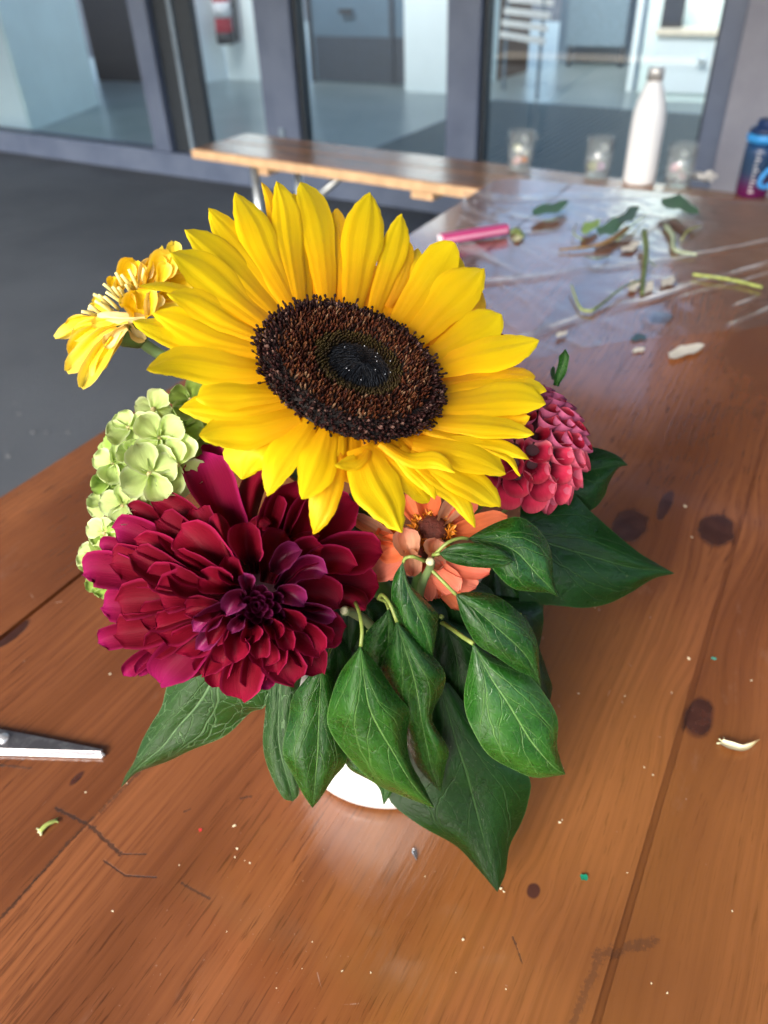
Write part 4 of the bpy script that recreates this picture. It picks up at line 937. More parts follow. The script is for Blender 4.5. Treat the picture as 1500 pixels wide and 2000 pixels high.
# ---- small dark red blossom peeking out behind
red = empty('red_blossom', foot + Vector((.01, .016, 0)), 'dark red blossom tip peeking from behind the right sunflower petals', 'flower')
for (a, b, c_, w) in (((930, 690), (955, 668), (985, 655), 12), ((930, 690), (960, 652), (972, 640), 9), ((930, 700), (950, 690), (972, 676), 9)):
    blade('petal', [a, b, c_], w, PR_DR, lambda x, y, t, u: .39 - .002 * u * u, plain('brick_red', (.26, .012, .010), .5), red, nr=8, nc=7)
blade('leaf', [(930, 690), (948, 668), (968, 662)], 8, PR_S, lambda x, y, t, u: .387, IVYD, red, nr=8, nc=5)
tube('stem', [U(930, 692, .392), U(900, 760, .41), mouth + Vector((.014, .018, .004)), foot + Vector((.01, .016, 0))], .0016, STEM, red, ns=8)

# ---- ivy
CO = lambda st, o, s: (st, o, s)
cC, sC = (480, 1150), 2.344; cB, sB = (660, 940), 3.191; cD, sD = (220, 1280), 3.125; cE, sE = (1000, 900), 3.0; cF, sF = (880, 640), 3.3333
BARK = plain('cut_twig', (.46, .44, .26), .7, var=.3, scale=900)
spA = empty('ivy_sprig', foot + Vector((.01, -.016, 0)), 'ivy sprig with cut cream stub and four leaves over the orange zinnia', 'ivy', 'ivy sprigs in the bouquet')
leaf('leaf', [(405, 500), (350, 590, 415, 600, 442, 630), (332, 700, 440, 690, 505, 700), (345, 800, 480, 790, 610, 808), (385, 900, 530, 900, 625, 862), (490, 1030, 570, 1020, 606, 1000), (590, 1092)], cB, sB, .312, .328, IVY, spA, dl=.003, dr=.010, arch=.004)
leaf('leaf', [(733, 703), (830, 688, 820, 770, 765, 830), (980, 710, 930, 860, 810, 930), (1110, 800, 1020, 940, 870, 1020), (1200, 900, 1110, 1020, 980, 1090), (1245, 1020, 1180, 1100, 1110, 1175), (1255, 1150, 1230, 1190, 1200, 1215), (1265, 1282)], cB, sB, .318, .336, IVY, spA, dl=.006, dr=.004, arch=.006)
leaf('leaf', [(630, 450), (700, 402, 700, 450, 680, 495), (810, 384, 800, 460, 780, 527), (930, 398, 910, 475, 900, 540), (1030, 440, 1010, 490, 1010, 537), (1100, 503)], cB, sB, .309, .314, IVY, spA, dl=-.004, dr=.004, arch=.002)
leaf('leaf', [(808, 357), (900, 300, 900, 370, 870, 400), (1010, 248, 1010, 390, 930, 470), (1130, 222, 1110, 440, 960, 540), (1250, 300, 1180, 510, 1030, 620), (1320, 410, 1240, 580, 1110, 675), (1340, 530, 1300, 640, 1240, 690), (1345, 620, 1345, 690, 1310, 695), (1375, 720)], cB, sB, .316, .330, IVY, spA, dl=.006, dr=.004, arch=.003)
def bt(*pts, r=.0005, par=spA, nm='petiole', mt=STEML): return tube(nm, [U(*cb(x, y), d) for x, y, d in pts], r, mt, par, ns=8, nr=12)
bt((545, 500, .317), (470, 470, .311), (420, 480, .312), (406, 508, .313)); bt((570, 540, .319), (650, 620, .317), (735, 706, .318)); bt((590, 470, .313), (680, 385, .310), (760, 355, .313), (812, 358, .316)); bt((590, 460, .312), (640, 450, .310))
tube('twig', [U(842, 1097, .3085), U(840, 1108, .318), U(822, 1150, .335), U(812, 1230, .37), mouth + Vector((.012, -.018, .002)), foot + Vector((.01, -.016, 0))], [.0010, .0011, .0012, .0012, .0013, .0013], plain('green_twig', (.13, .20, .07), .6), spA, ns=10)
lathe('cut_stub', [(.0, .0004), (.0008, .0003), (.00115, -.0002), (.0011, -.002)], U(840, 1097, .3075), BARK, spA, ns=12, axis=camv(-.05, -.1, -1))
spB = empty('ivy_sprig', foot + Vector((-.004, -.02, 0)), 'ivy sprig with four hanging leaves over the white cup front', 'ivy', 'ivy sprigs in the bouquet')
leaf('leaf', [(525, 262), (430, 390, 540, 400, 600, 345), (375, 560, 565, 540, 690, 480), (385, 650, 610, 640, 750, 560), (460, 760, 670, 740, 738, 680), (590, 890, 740, 860, 755, 790), (720, 950, 800, 940, 808, 890), (866, 1005)], cC, sC, .302, .352, IVYL, spB, dl=.012, dr=.014, arch=.004, bulge=.006)
leaf('leaf', [(345, 343), (270, 420, 343, 420, 400, 400), (212, 500, 338, 500, 420, 520), (198, 590, 334, 600, 440, 640), (168, 745, 328, 740, 465, 780), (215, 850, 320, 850, 400, 870), (265, 945, 312, 940, 345, 955), (305, 1004)], cC, sC, .322, .362, IVY, spB, dl=.004, dr=.012, arch=.004)
leaf('leaf', [(690, 150), (640, 290, 730, 280, 800, 250), (620, 380, 765, 390, 905, 370), (640, 480, 785, 480, 905, 460), (700, 600, 805, 600, 852, 590), (735, 700, 825, 700, 927, 730), (790, 825, 850, 820, 915, 810), (893, 932)], cC, sC, .314, .362, IVY, spB, dl=.010, dr=.006, arch=.003, bulge=.006)
leaf('leaf', [(655, 93), (560, 190, 655, 190, 700, 200), (535, 260, 650, 270, 690, 290), (560, 340, 630, 340, 670, 360), (600, 430)], cC, sC, .328, .345, IVY, spB, dl=.006, dr=.004)
def ct(*pts, r=.0005, par=spB, nm='petiole', mt=STEML): return tube(nm, [U(x / sC + cC[0], y / sC + cC[1], d) for x, y, d in pts], r, mt, par, ns=8, nr=12)
ct((500, 60, .318), (520, 110, .309), (532, 190, .304), (526, 264, .303)); ct((605, 45, .326), (625, 28, .320), (660, 70, .315), (692, 152, .315)); ct((345, 345, .323), (370, 310, .328), (400, 250, .336)); ct((655, 95, .329), (640, 60, .332), (610, 45, .330))
tube('twig', [U(672, 1194, .312), U(690, 1197, .322), U(730, 1230, .345), mouth + Vector((0, -.022, .002)), foot + Vector((-.004, -.02, 0))], [.0012, .0013, .0014, .0014, .0014], plain('brown_twig', (.12, .15, .06), .6), spB, ns=10)
lathe('cut_stub', [(.0, .0004), (.0008, .0003), (.0011, -.0002), (.001, -.002)], U(671, 1193, .3115), BARK, spB, ns=12, axis=camv(-.2, .1, -1))
def lone(st, o, s, d0, d1, mt, label, base, **k):
    t = empty('ivy_leaf', foot + Vector(base), label, 'leaf', 'single ivy leaves in the bouquet')
    leaf('blade', st, o, s, d0, d1, mt, t, **k)
    b = st[0]; bx, by = (b[2], b[3]) if len(b) == 6 else b
    q = U(bx / s + o[0], by / s + o[1], d0)
    tube('petiole', [q, q * .6 + mouth * .4 + Vector((0, 0, .006)), mouth + Vector((base[0], base[1], 0)), foot + Vector(base)], .0007, STEML, t, ns=7)
lone([(1040, 250), (1120, 310, 1085, 340, 1020, 360), (1230, 350, 1130, 420, 1000, 470), (1320, 420, 1190, 510, 1005, 560), (1400, 530, 1240, 590, 1040, 650), (1430, 610, 1300, 690, 1110, 760), (1425, 710, 1370, 775, 1220, 825), (1440, 780, 1420, 825, 1330, 866), (1464, 850)], cC, sC, .330, .352, IVYL, 'shiny light green ivy leaf at the right, below the other glossy one', (.014, -.02, 0), dl=.008, dr=.008, arch=.008)
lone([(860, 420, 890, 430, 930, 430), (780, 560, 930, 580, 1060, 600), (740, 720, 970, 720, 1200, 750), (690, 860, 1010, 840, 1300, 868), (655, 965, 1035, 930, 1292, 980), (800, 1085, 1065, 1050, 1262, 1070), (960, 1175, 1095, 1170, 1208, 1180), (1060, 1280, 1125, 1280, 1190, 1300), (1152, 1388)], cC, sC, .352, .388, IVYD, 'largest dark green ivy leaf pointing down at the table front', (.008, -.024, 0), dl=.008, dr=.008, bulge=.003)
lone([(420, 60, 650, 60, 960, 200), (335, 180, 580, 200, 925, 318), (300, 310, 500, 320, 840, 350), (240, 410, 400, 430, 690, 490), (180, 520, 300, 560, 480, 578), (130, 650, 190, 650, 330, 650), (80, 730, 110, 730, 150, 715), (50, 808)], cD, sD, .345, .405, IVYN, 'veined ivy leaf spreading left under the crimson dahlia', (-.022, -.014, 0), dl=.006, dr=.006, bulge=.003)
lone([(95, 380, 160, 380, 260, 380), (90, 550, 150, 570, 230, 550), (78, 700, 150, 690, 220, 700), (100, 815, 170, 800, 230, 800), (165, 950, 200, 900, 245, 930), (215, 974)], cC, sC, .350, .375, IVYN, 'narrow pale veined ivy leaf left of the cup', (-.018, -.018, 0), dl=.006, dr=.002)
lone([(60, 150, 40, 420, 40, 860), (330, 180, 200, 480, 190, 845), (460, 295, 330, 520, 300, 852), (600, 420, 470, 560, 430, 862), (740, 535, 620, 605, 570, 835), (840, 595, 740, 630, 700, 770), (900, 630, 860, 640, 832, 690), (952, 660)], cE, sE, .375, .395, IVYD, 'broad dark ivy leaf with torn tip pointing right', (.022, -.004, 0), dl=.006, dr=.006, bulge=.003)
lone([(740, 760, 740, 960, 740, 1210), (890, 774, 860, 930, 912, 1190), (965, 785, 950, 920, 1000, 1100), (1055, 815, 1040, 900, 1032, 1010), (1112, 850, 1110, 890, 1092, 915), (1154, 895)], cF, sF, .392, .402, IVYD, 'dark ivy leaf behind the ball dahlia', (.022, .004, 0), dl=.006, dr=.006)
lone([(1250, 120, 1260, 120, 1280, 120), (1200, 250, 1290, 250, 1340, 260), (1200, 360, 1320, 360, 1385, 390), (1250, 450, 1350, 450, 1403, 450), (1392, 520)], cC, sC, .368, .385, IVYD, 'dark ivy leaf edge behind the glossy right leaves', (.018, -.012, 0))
lone([(440, 760, 500, 770, 570, 760), (480, 830, 560, 850, 640, 800), (600, 900, 630, 900, 680, 900), (632, 992)], cC, sC, .360, .372, IVY, 'small ivy leaf tip lying on the white cup', (-.002, -.026, 0), dl=.003, dr=.003)
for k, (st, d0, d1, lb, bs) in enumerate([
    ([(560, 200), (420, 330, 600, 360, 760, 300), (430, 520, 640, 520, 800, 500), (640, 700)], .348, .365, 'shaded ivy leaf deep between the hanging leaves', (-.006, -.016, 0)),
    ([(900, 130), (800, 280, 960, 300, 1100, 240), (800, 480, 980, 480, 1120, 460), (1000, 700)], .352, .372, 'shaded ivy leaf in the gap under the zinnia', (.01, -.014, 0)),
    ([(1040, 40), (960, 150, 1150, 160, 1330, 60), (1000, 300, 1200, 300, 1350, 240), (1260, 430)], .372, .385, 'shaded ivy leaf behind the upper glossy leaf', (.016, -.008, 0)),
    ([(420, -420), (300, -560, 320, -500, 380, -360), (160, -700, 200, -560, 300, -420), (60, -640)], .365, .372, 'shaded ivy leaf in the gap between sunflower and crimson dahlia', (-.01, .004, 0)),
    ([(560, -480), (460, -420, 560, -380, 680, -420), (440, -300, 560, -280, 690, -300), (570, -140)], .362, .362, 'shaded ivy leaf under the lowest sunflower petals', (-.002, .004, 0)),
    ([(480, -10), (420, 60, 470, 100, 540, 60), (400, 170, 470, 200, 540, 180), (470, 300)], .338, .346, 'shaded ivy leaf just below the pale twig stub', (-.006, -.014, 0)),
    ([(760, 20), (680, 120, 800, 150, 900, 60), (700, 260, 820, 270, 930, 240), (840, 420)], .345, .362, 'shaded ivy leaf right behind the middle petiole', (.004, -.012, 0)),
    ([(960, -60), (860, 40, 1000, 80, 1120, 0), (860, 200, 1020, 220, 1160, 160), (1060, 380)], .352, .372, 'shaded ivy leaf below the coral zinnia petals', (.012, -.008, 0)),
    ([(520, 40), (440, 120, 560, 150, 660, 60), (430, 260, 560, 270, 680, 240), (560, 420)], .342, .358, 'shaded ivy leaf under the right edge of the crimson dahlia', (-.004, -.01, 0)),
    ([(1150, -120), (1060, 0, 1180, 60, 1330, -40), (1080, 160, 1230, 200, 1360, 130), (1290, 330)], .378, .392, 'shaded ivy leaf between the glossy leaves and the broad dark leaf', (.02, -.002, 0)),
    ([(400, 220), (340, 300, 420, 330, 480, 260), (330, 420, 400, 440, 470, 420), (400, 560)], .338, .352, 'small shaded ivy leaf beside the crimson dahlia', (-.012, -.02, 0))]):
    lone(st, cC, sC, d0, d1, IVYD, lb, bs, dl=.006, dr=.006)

# ================================================================== things on the bench
def thin_glass(name, tint, refl=1.6, rough=.02, milk=0.0, milkcol=(.8, .8, .8)):
    m = Mat(name); nt = m.nt; nt.nodes.remove(m.b)
    tr = m.node('ShaderNodeBsdfTransparent'); tr.inputs[0].default_value = (*tint, 1)
    gl = m.node('ShaderNodeBsdfGlossy'); gl.inputs['Roughness'].default_value = rough
    fr = m.node('ShaderNodeLayerWeight'); fr.inputs[0].default_value = .5; mx = m.node('ShaderNodeMixShader')
    m.lk(((E(nt, fr.outputs['Facing']).pow(5) * .9 + .05) * refl).min(.85), mx.inputs[0]); m.lk(tr.outputs[0], mx.inputs[1]); m.lk(gl.outputs[0], mx.inputs[2])
    last = mx
    if milk:
        df = m.node('ShaderNodeBsdfDiffuse'); df.inputs[0].default_value = (*milkcol, 1); m2 = m.node('ShaderNodeMixShader'); m2.inputs[0].default_value = milk
        m.lk(mx.outputs[0], m2.inputs[1]); m.lk(df.outputs[0], m2.inputs[2]); last = m2
    m.lk(last.outputs[0], m.out.inputs[0]); return m.m
TUMB = thin_glass('tumbler_glass', (.95, .97, .97), 1.6, .04, .10, (.80, .86, .88))
WBOT = Mat('white_enamel'); WBOT.color((.86, .88, .90)); WBOT.set(Roughness=.28); WBOT = WBOT.m
STEEL = plain('brushed_steel', (.45, .44, .42), .25, .95, .1, 80)
p = onz(1247, 356, BZ)
bs = .87
bot = empty('white_bottle', p, 'tall white steel drinking bottle between two glasses on the bench', 'bottle')
lathe('body', [(r_ * .95, z_ * bs) for r_, z_ in [(0, .0005), (.040, .0005), (.0425, .004), (.0432, .02), (.0432, .165), (.0415, .19), (.036, .217), (.028, .243), (.0215, .260), (.0195, .268), (.0185, .270)]], p, WBOT, bot, ns=40)
lathe('cap', [(r_ * .95, z_ * bs) for r_, z_ in [(.0185, .2705), (.0205, .271), (.0208, .295), (.0195, .303), (.012, .3045), (0, .305)]], p, plain('polished_cap', (.70, .70, .69), .22, .6), bot, ns=28)
def tumbler(px, py, label, flowers, r=.034, h=.098):
    p = onz(px, py, BZ)
    t = empty('drinking_glass', p, label, 'glass', 'drinking glasses on the bench')
    lathe('glass_wall', [(0, .001), (r * .86, .001), (r * .92, .004), (r, .03), (r, h), (r - .0016, h), (r - .0018, .03), (r * .85, .010), (0, .009)], p, TUMB, t, ns=36)
    return p
def posy(p, label, cols):
    t = empty('floating_petals', p + Vector((0, 0, .011)), label, 'petals', 'petals inside the glasses')
    for k, (c, z, dx) in enumerate(cols):
        q = p + Vector((dx, random.uniform(-.008, .008), z)); s = random.uniform(.010, .014)
        lathe('petal', [(0, -s * .3), (s * .7, -s * .1), (s, s * .35), (s * .8, s * .42), (s * .5, s * .1), (0, -s * .05)], q, plain('petal_tint_%02d' % len(bpy.data.materials), c, .6), t, ns=10, axis=Vector((random.uniform(-.6, .6), -.7, .8)))
p = tumbler(1015, 330, 'drinking glass nearest the table corner with orange petals inside', 0)
posy(p, 'orange and cream petals inside the glass at the table corner', [((.85, .28, .06), .022, .010), ((.8, .45, .42), .020, -.008), ((.75, .74, .45), .052, -.010), ((.8, .78, .7), .040, .012), ((.75, .8, .8), .075, .008)])
p = tumbler(1165, 345, 'drinking glass just left of the white bottle', 0)
posy(p, 'pale lilac petals inside the glass left of the white bottle', [((.72, .50, .70), .022, .010), ((.36, .36, .16), .024, -.014), ((.75, .8, .82), .070, .012), ((.7, .75, .78), .055, .0)])
p = tumbler(1322, 362, 'drinking glass just right of the white bottle', 0)
posy(p, 'pale pink petals inside the glass right of the white bottle', [((.80, .62, .62), .022, .006), ((.75, .45, .52), .042, -.012), ((.75, .8, .8), .072, .004)])
# crumpled paper
p = onz(1352, 352, BZ); G = []
for i in range(9):
    row = []
    for j in range(13):
        a, b = i / 8, j / 12
        row.append(p + bd * ((b - .5) * .11) + bn * ((a - .5) * .06) + Vector((0, 0, .003 + .018 * abs(math.sin(b * 9 + a * 4)) * abs(math.sin(a * 5 + b * 3)) + random.uniform(0, .004))))
    G.append(row)
tag(grid_mesh('paper_napkin', G, plain('paper', (.80, .78, .74), .9), None, Vector((0, 0, 1))), 'crumpled white paper napkin beside the right glass', 'napkin')
# blue bottle with gradient body
p = onz(1466, 380, BZ); zs = .74
bb = empty('sports_bottle', p, 'blue to magenta sports bottle with sky blue strap at the right edge', 'bottle')
m = Mat('gradient_plastic'); x, y, z = m.xyz()
zz = (z - BZ) * (1 / .126)
c = m.mix(zz.step(.05, .50), (.11, .010, .075), (.018, .045, .10)); c = m.mix(zz.step(.55, 1.0), c, (.014, .055, .15)); m.color(c); m.set(Roughness=.25); GRD = m.m
SKYB = plain('sky_blue_plastic', (.035, .30, .72), .4); NAVY = plain('navy_plastic', (.010, .030, .10), .4)
lathe('body', [(r_ * .92, z_ * zs) for r_, z_ in [(0, .0), (.038, .0), (.040, .004), (.041, .05), (.040, .13), (.039, .165)]], p, GRD, bb, ns=36)
lathe('collar', [(r_ * .92, z_ * zs) for r_, z_ in [(.0405, .1655), (.0425, .167), (.0425, .186), (.040, .188)]], p, SKYB, bb, ns=36)
lathe('lid', [(r_ * .92, z_ * zs) for r_, z_ in [(.040, .1885), (.037, .203), (.026, .208), (.025, .224), (.022, .228), (0, .229)]], p, NAVY, bb, ns=32)
toc = (CAM - p); toc.z = 0; toc.normalize(); sdv = Vector((-toc.y, toc.x, 0))
if sdv.dot(BM @ Vector((1, 0, 0))) < 0: sdv = -sdv
for k in range(11):
    zc_ = (.02 + k * .011) * zs; a = -.12
    q = p + toc * .0381 + sdv * (-.006) + Vector((0, 0, zc_)); w = .005 if k % 3 else .010
    box('scale_mark', (-.001, -.0006, -.0012), (w, .0006, .0012), Matrix.Translation(q) @ Matrix(((sdv.x, -toc.x, 0, 0), (sdv.y, -toc.y, 0, 0), (0, 0, 1, 0), (0, 0, 0, 1))), WHT, bb)
tube('strap', [p + sdv * .030 + toc * .030 + Vector((0, 0, .118)), p + sdv * .034 + toc * .040 + Vector((0, 0, .085)), p + sdv * .016 + toc * .052 + Vector((0, 0, .055)), p + sdv * .014 + toc * .055 + Vector((0, 0, .037)), p + sdv * .030 + toc * .052 + Vector((0, 0, .033)), p + sdv * .044 + toc * .046 + Vector((0, 0, .052)), p + sdv * .048 + toc * .036 + Vector((0, 0, .089)), p + sdv * .042 + toc * .022 + Vector((0, 0, .122))], .0052, SKYB, bb, ns=8)

# ================================================================== things on the table
def tdep(h):
    def f(x, y):
        r = BM @ Vector(((x - 750) / F, (y - 1000) / F, 1)); return (TABLE_Z + h - CAM.z) / r.z / K
    return f
# clear cellophane sheet with folds
def pl_dist(x, y, P):
    best = 1e9
    for (ax_, ay_), (bx, by) in zip(P, P[1:]):
        dx, dy = bx - ax_, by - ay_; t = max(0, min(1, ((x - ax_) * dx + (y - ay_) * dy) / (dx * dx + dy * dy)))
        best = min(best, math.hypot(x - ax_ - t * dx, y - ay_ - t * dy))
    return best
FOLD = [([(880, 700), (1040, 658), (1156, 615), (1255, 591), (1387, 551), (1560, 500)], 7, .0030), ([(880, 560), (1040, 545), (1239, 520), (1316, 511), (1371, 499), (1560, 462)], 6, .0026), ([(900, 470), (1060, 455), (1160, 440)], 5, .0018),
        ([(930, 395), (1100, 392), (1330, 385)], 5, .0015), ([(1330, 585), (1420, 560), (1560, 520)], 4, .0020), ([(1440, 600), (1560, 555)], 4, .003), ([(1430, 640), (1600, 560)], 5, .0025), ([(1300, 430), (1240, 470), (1180, 480)], 5, .0015), ([(1000, 425), (1120, 440), (1250, 420), (1400, 440)], 5, .0012)]
from mathutils import noise as mnoise
NU, NV = 190, 130; G = []; FV = []
FQ = [(895, 372), (1510, 398), (1720, 600), (850, 730)]
for i in range(NV):
    b = i / (NV - 1); row = []
    for j in range(NU):
        a = j / (NU - 1)
        x = (FQ[0][0] * (1 - a) + FQ[1][0] * a) * (1 - b) + (FQ[3][0] * (1 - a) + FQ[2][0] * a) * b + 12 * math.sin(b * 9 + 1)
        y = (FQ[0][1] * (1 - a) + FQ[1][1] * a) * (1 - b) + (FQ[3][1] * (1 - a) + FQ[2][1] * a) * b + 6 * math.sin(a * 11)
        q = onz(x, y, TABLE_Z); ny = .35 + .65 * b
        z = .0006 + sum(h * math.exp(-(pl_dist(x, y, P) / (w * ny)) ** 2) for P, w, h in FOLD)
        z += .0016 * max(0, mnoise.noise(Vector((q.x * 17, q.y * 9, 3)))) + .0007 * mnoise.noise(Vector((q.x * 60, q.y * 40, 1)))
        wr = mnoise.noise(Vector((q.x * 26 + q.y * 12, q.y * 7 - q.x * 5, 9))); cr = max(0, 1 - abs(wr) * 14) * max(0, mnoise.noise(Vector((q.x * 6, q.y * 5, 4))) + .1)
        z += .0016 * cr
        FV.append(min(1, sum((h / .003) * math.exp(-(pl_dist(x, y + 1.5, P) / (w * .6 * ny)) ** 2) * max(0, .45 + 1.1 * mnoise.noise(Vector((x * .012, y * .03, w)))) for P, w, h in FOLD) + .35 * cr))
        row.append(Vector((q.x, q.y, TABLE_Z + max(.0004, z))))
    G.append(row)
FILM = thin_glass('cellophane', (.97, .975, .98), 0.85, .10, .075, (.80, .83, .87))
nt = FILM.node_tree; at_ = nt.nodes.new('ShaderNodeAttribute'); at_.attribute_name = 'fold_glint'
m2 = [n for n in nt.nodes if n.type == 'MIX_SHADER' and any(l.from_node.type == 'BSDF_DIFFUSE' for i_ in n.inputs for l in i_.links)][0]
nt.links.new((E(nt, at_.outputs['Fac']) * .95 + .022).s, m2.inputs[0])  # fold crests whitened in the diffuse mix to imitate reflected highlights
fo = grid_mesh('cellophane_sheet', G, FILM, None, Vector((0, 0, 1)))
fo.data.attributes.new('fold_glint', 'FLOAT', 'POINT').data.foreach_set('value', FV)
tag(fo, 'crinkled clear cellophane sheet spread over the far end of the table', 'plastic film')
# pink marker
a_, b_ = onz(866, 484, TABLE_Z), onz(994, 463, TABLE_Z); d = (b_ - a_).normalized(); n = Vector((-d.y, d.x, 0)); L = (b_ - a_).length
MK = Matrix(((d.x, n.x, 0, a_.x), (d.y, n.y, 0, a_.y), (0, 0, 1, TABLE_Z + .003), (0, 0, 0, 1)))
pk = empty('pink_marker', a_, 'flat pink plastic marker lying behind the sunflower on the table', 'marker')
PINK = plain('pink_plastic', (.44, .03, .15), .35, var=.1); PINKL = plain('pale_pink_plastic', (.62, .30, .42), .25, var=.05)
box('barrel', (0, 0, 0), (L, .010, .009), MK, PINK, pk, .0015)
box('window', (.001, -.0006, .003), (L - .002, -.0001, .006), MK, PINKL, pk, 0)
box('end_cap', (-.0025, .001, .001), (-.0001, .009, .008), MK, plain('white_pink', (.85, .70, .76), .3), pk, .0008)
# clippings
LEAFC = [IVY, IVYD, IVYL]
def clip(name, path, hw, mat, label, cat, h=.004, group=None, prof=PR_S, curl=.004, nr=16, nc=9, wob=.28):
    td = tdep(h)
    o = blade(name, path, hw, prof, lambda x, y, t, u: td(x, y) - curl * (u * u * .6 + (t - .4) ** 2) * (1 if hw > 6 else .4), mat, None, nr=nr, nc=nc, wob=wob)
    return tag(o, label, cat, group)
SCG = plain('scrap_green', (.022, .085, .014), .5, var=.35, scale=160, bump=.001); SCY = plain('scrap_lime', (.20, .32, .03), .5, var=.25, scale=160); SCD = plain('scrap_dark_green', (.010, .045, .010), .5, var=.35, scale=160)
GC = 'cut leaves on the cellophane'
clip('leaf_clipping', [(1040, 414), (1062, 410), (1085, 404), (1112, 393)], 11, SCG, 'dark ivy leaf scrap left on the cellophane', 'leaf', .009, GC)
clip('leaf_clipping', [(1136, 452), (1150, 444), (1172, 430)], 10, SCY, 'small yellow green leaf scrap in the middle of the cellophane', 'leaf', .007, GC)
clip('leaf_clipping', [(1168, 456), (1190, 444), (1228, 426)], 13, SCG, 'mid green leaf scrap beside the brown cut stem', 'leaf', .010, GC)
clip('leaf_clipping', [(1208, 432), (1228, 420), (1250, 403)], 11, SCD, 'darkest leaf scrap at the tip of the brown cut stem', 'leaf', .014, GC)
clip('leaf_clipping', [(1292, 392), (1318, 396), (1340, 402), (1366, 416)], 14, SCG, 'curled green leaf scrap right on the cellophane below the white bottle', 'leaf', .012, GC)
BRWN = plain('brown_stem', (.20, .12, .045), .7, var=.3, scale=200); OLIV = plain('olive_stem', (.11, .15, .045), .6, var=.35, scale=200); LIME = plain('lime_stem', (.30, .36, .09), .55, var=.25, scale=200); SAGE = plain('sage_stem', (.30, .36, .24), .7, var=.2, scale=200)
def stick(name, pts, r, mat, label, cat='stem', group='cut stems on the table'):
    o = tube(name, [onz(x, y, TABLE_Z + h) for x, y, h in pts], r, mat, None, ns=8, nr=len(pts) * 5); return tag(o, label, cat, group)
stick('stem_clipping', [(1092, 488, .003), (1150, 482, .004), (1190, 470, .006), (1225, 445, .007)], [.0012, .0014, .0022, .0024], BRWN, 'brown cut stem with leaf scraps on the cellophane')
o = stick('twig_clipping', [(1258, 452, .012), (1262, 490, .008), (1258, 530, .006), (1254, 575, .004)], [.0030, .0026, .0020, .0015], OLIV, 'thick olive cut twig standing across the cellophane')
tube('side_shoot', [onz(1255, 545, TABLE_Z + .005), onz(1215, 562, TABLE_Z + .006), onz(1180, 590, TABLE_Z + .004), onz(1158, 606, TABLE_Z + .003)], [.0008, .0009, .0011, .0014], OLIV, o, ns=8)
o = stick('twig_clipping', [(1116, 556, .006), (1124, 582, .004), (1136, 604, .003), (1158, 608, .003)], [.0007, .0009, .0011, .0013], LIME, 'thin lime green forked twig left on the cellophane')
stick('stem_clipping', [(1353, 536, .003), (1400, 542, .0035), (1440, 549, .003), (1488, 561, .003)], .0014, LIME, 'straight pale green cut stem at the right of the table')
stick('stem_clipping', [(1300, 440, .004), (1314, 462, .004), (1318, 488, .003), (1360, 498, .003)], [.0026, .0028, .0022, .0015], SAGE, 'pale sage bent stem scrap below the curled leaf')
stick('stem_clipping', [(996, 455, .002), (1010, 452, .004), (1022, 462, .003)], [.003, .004, .002], OLIV, 'short olive stem scrap beside the pink marker')
for k, (pts, r) in enumerate([([(1062, 432), (1085, 428), (1100, 418)], .0006), ([(1140, 470), (1120, 455), (1128, 436)], .0005), ([(1190, 500), (1165, 505), (1140, 500)], .0006), ([(1205, 470), (1235, 440), (1262, 418)], .0006), ([(1280, 520), (1262, 500), (1268, 470)], .0005), ([(1330, 470), (1345, 450), (1372, 440)], .0006)]):
    stick('wisp_clipping', [(x, y, .003 + .003 * (i == 1)) for i, (x, y) in enumerate(pts)], [r, r * 1.2, r * .5], [OLIV, LIME][k % 2], ['hair thin olive stalk below the left leaf scrap', 'thin lime stalk above the small yellow green scrap', 'thin olive stalk left of the white petal by the twig', 'thin lime stalk crossing the darkest leaf scrap', 'thin olive stalk leaning on the thick twig', 'thin lime stalk right of the sage scrap'][k], 'stalk', 'thin stalks on the cellophane')
WP = plain('white_petal', (.62, .58, .50), .6, var=.15)
GP = 'fallen pale petals'
clip('fallen_petal', [(1306, 693), (1330, 688), (1350, 680), (1376, 674)], 11, WP, 'large white fallen petal right on the table', 'petal', .002, GP, curl=.002)
clip('fallen_petal', [(1214, 488), (1232, 482), (1252, 473)], 7, WP, 'white fallen petal beside the thick olive twig', 'petal', .003, GP, curl=.001)
clip('fallen_petal', [(1228, 566), (1238, 558), (1250, 552)], 9, WP, 'white fallen petal at the foot of the thick twig, left', 'petal', .003, GP, curl=.001)
clip('fallen_petal', [(1258, 572), (1268, 560), (1276, 548)], 8, WP, 'white fallen petal at the foot of the thick twig, right', 'petal', .003, GP, curl=.001)
clip('fallen_petal', [(1292, 556), (1304, 550), (1318, 544)], 8, WP, 'pale fallen petal apart from the thick twig', 'petal', .003, GP, curl=.001)
clip('fallen_petal', [(1236, 686), (1248, 683), (1260, 680)], 5, WP, 'small pale fallen petal left of the large white one', 'petal', .001, GP, curl=.001)
clip('fallen_petal', [(1086, 655), (1098, 652), (1108, 647)], 5, WP, 'small cream fallen petal just beside the sunflower tip', 'petal', .003, GP, curl=.001)
clip('fallen_petal', [(1002, 468), (1012, 464), (1022, 462)], 6, plain('cream_bit', (.62, .60, .36), .6), 'cream petal scrap next to the pink marker', 'petal', .003, GP, curl=.001)
clip('confetti', [(1232, 662), (1247, 659), (1262, 657)], 7, plain('teal_paper', (.05, .10, .13), .6), 'dull teal paper scrap on the table right of the sunflower', 'confetti', .0008, None, PR_DR, .0002)
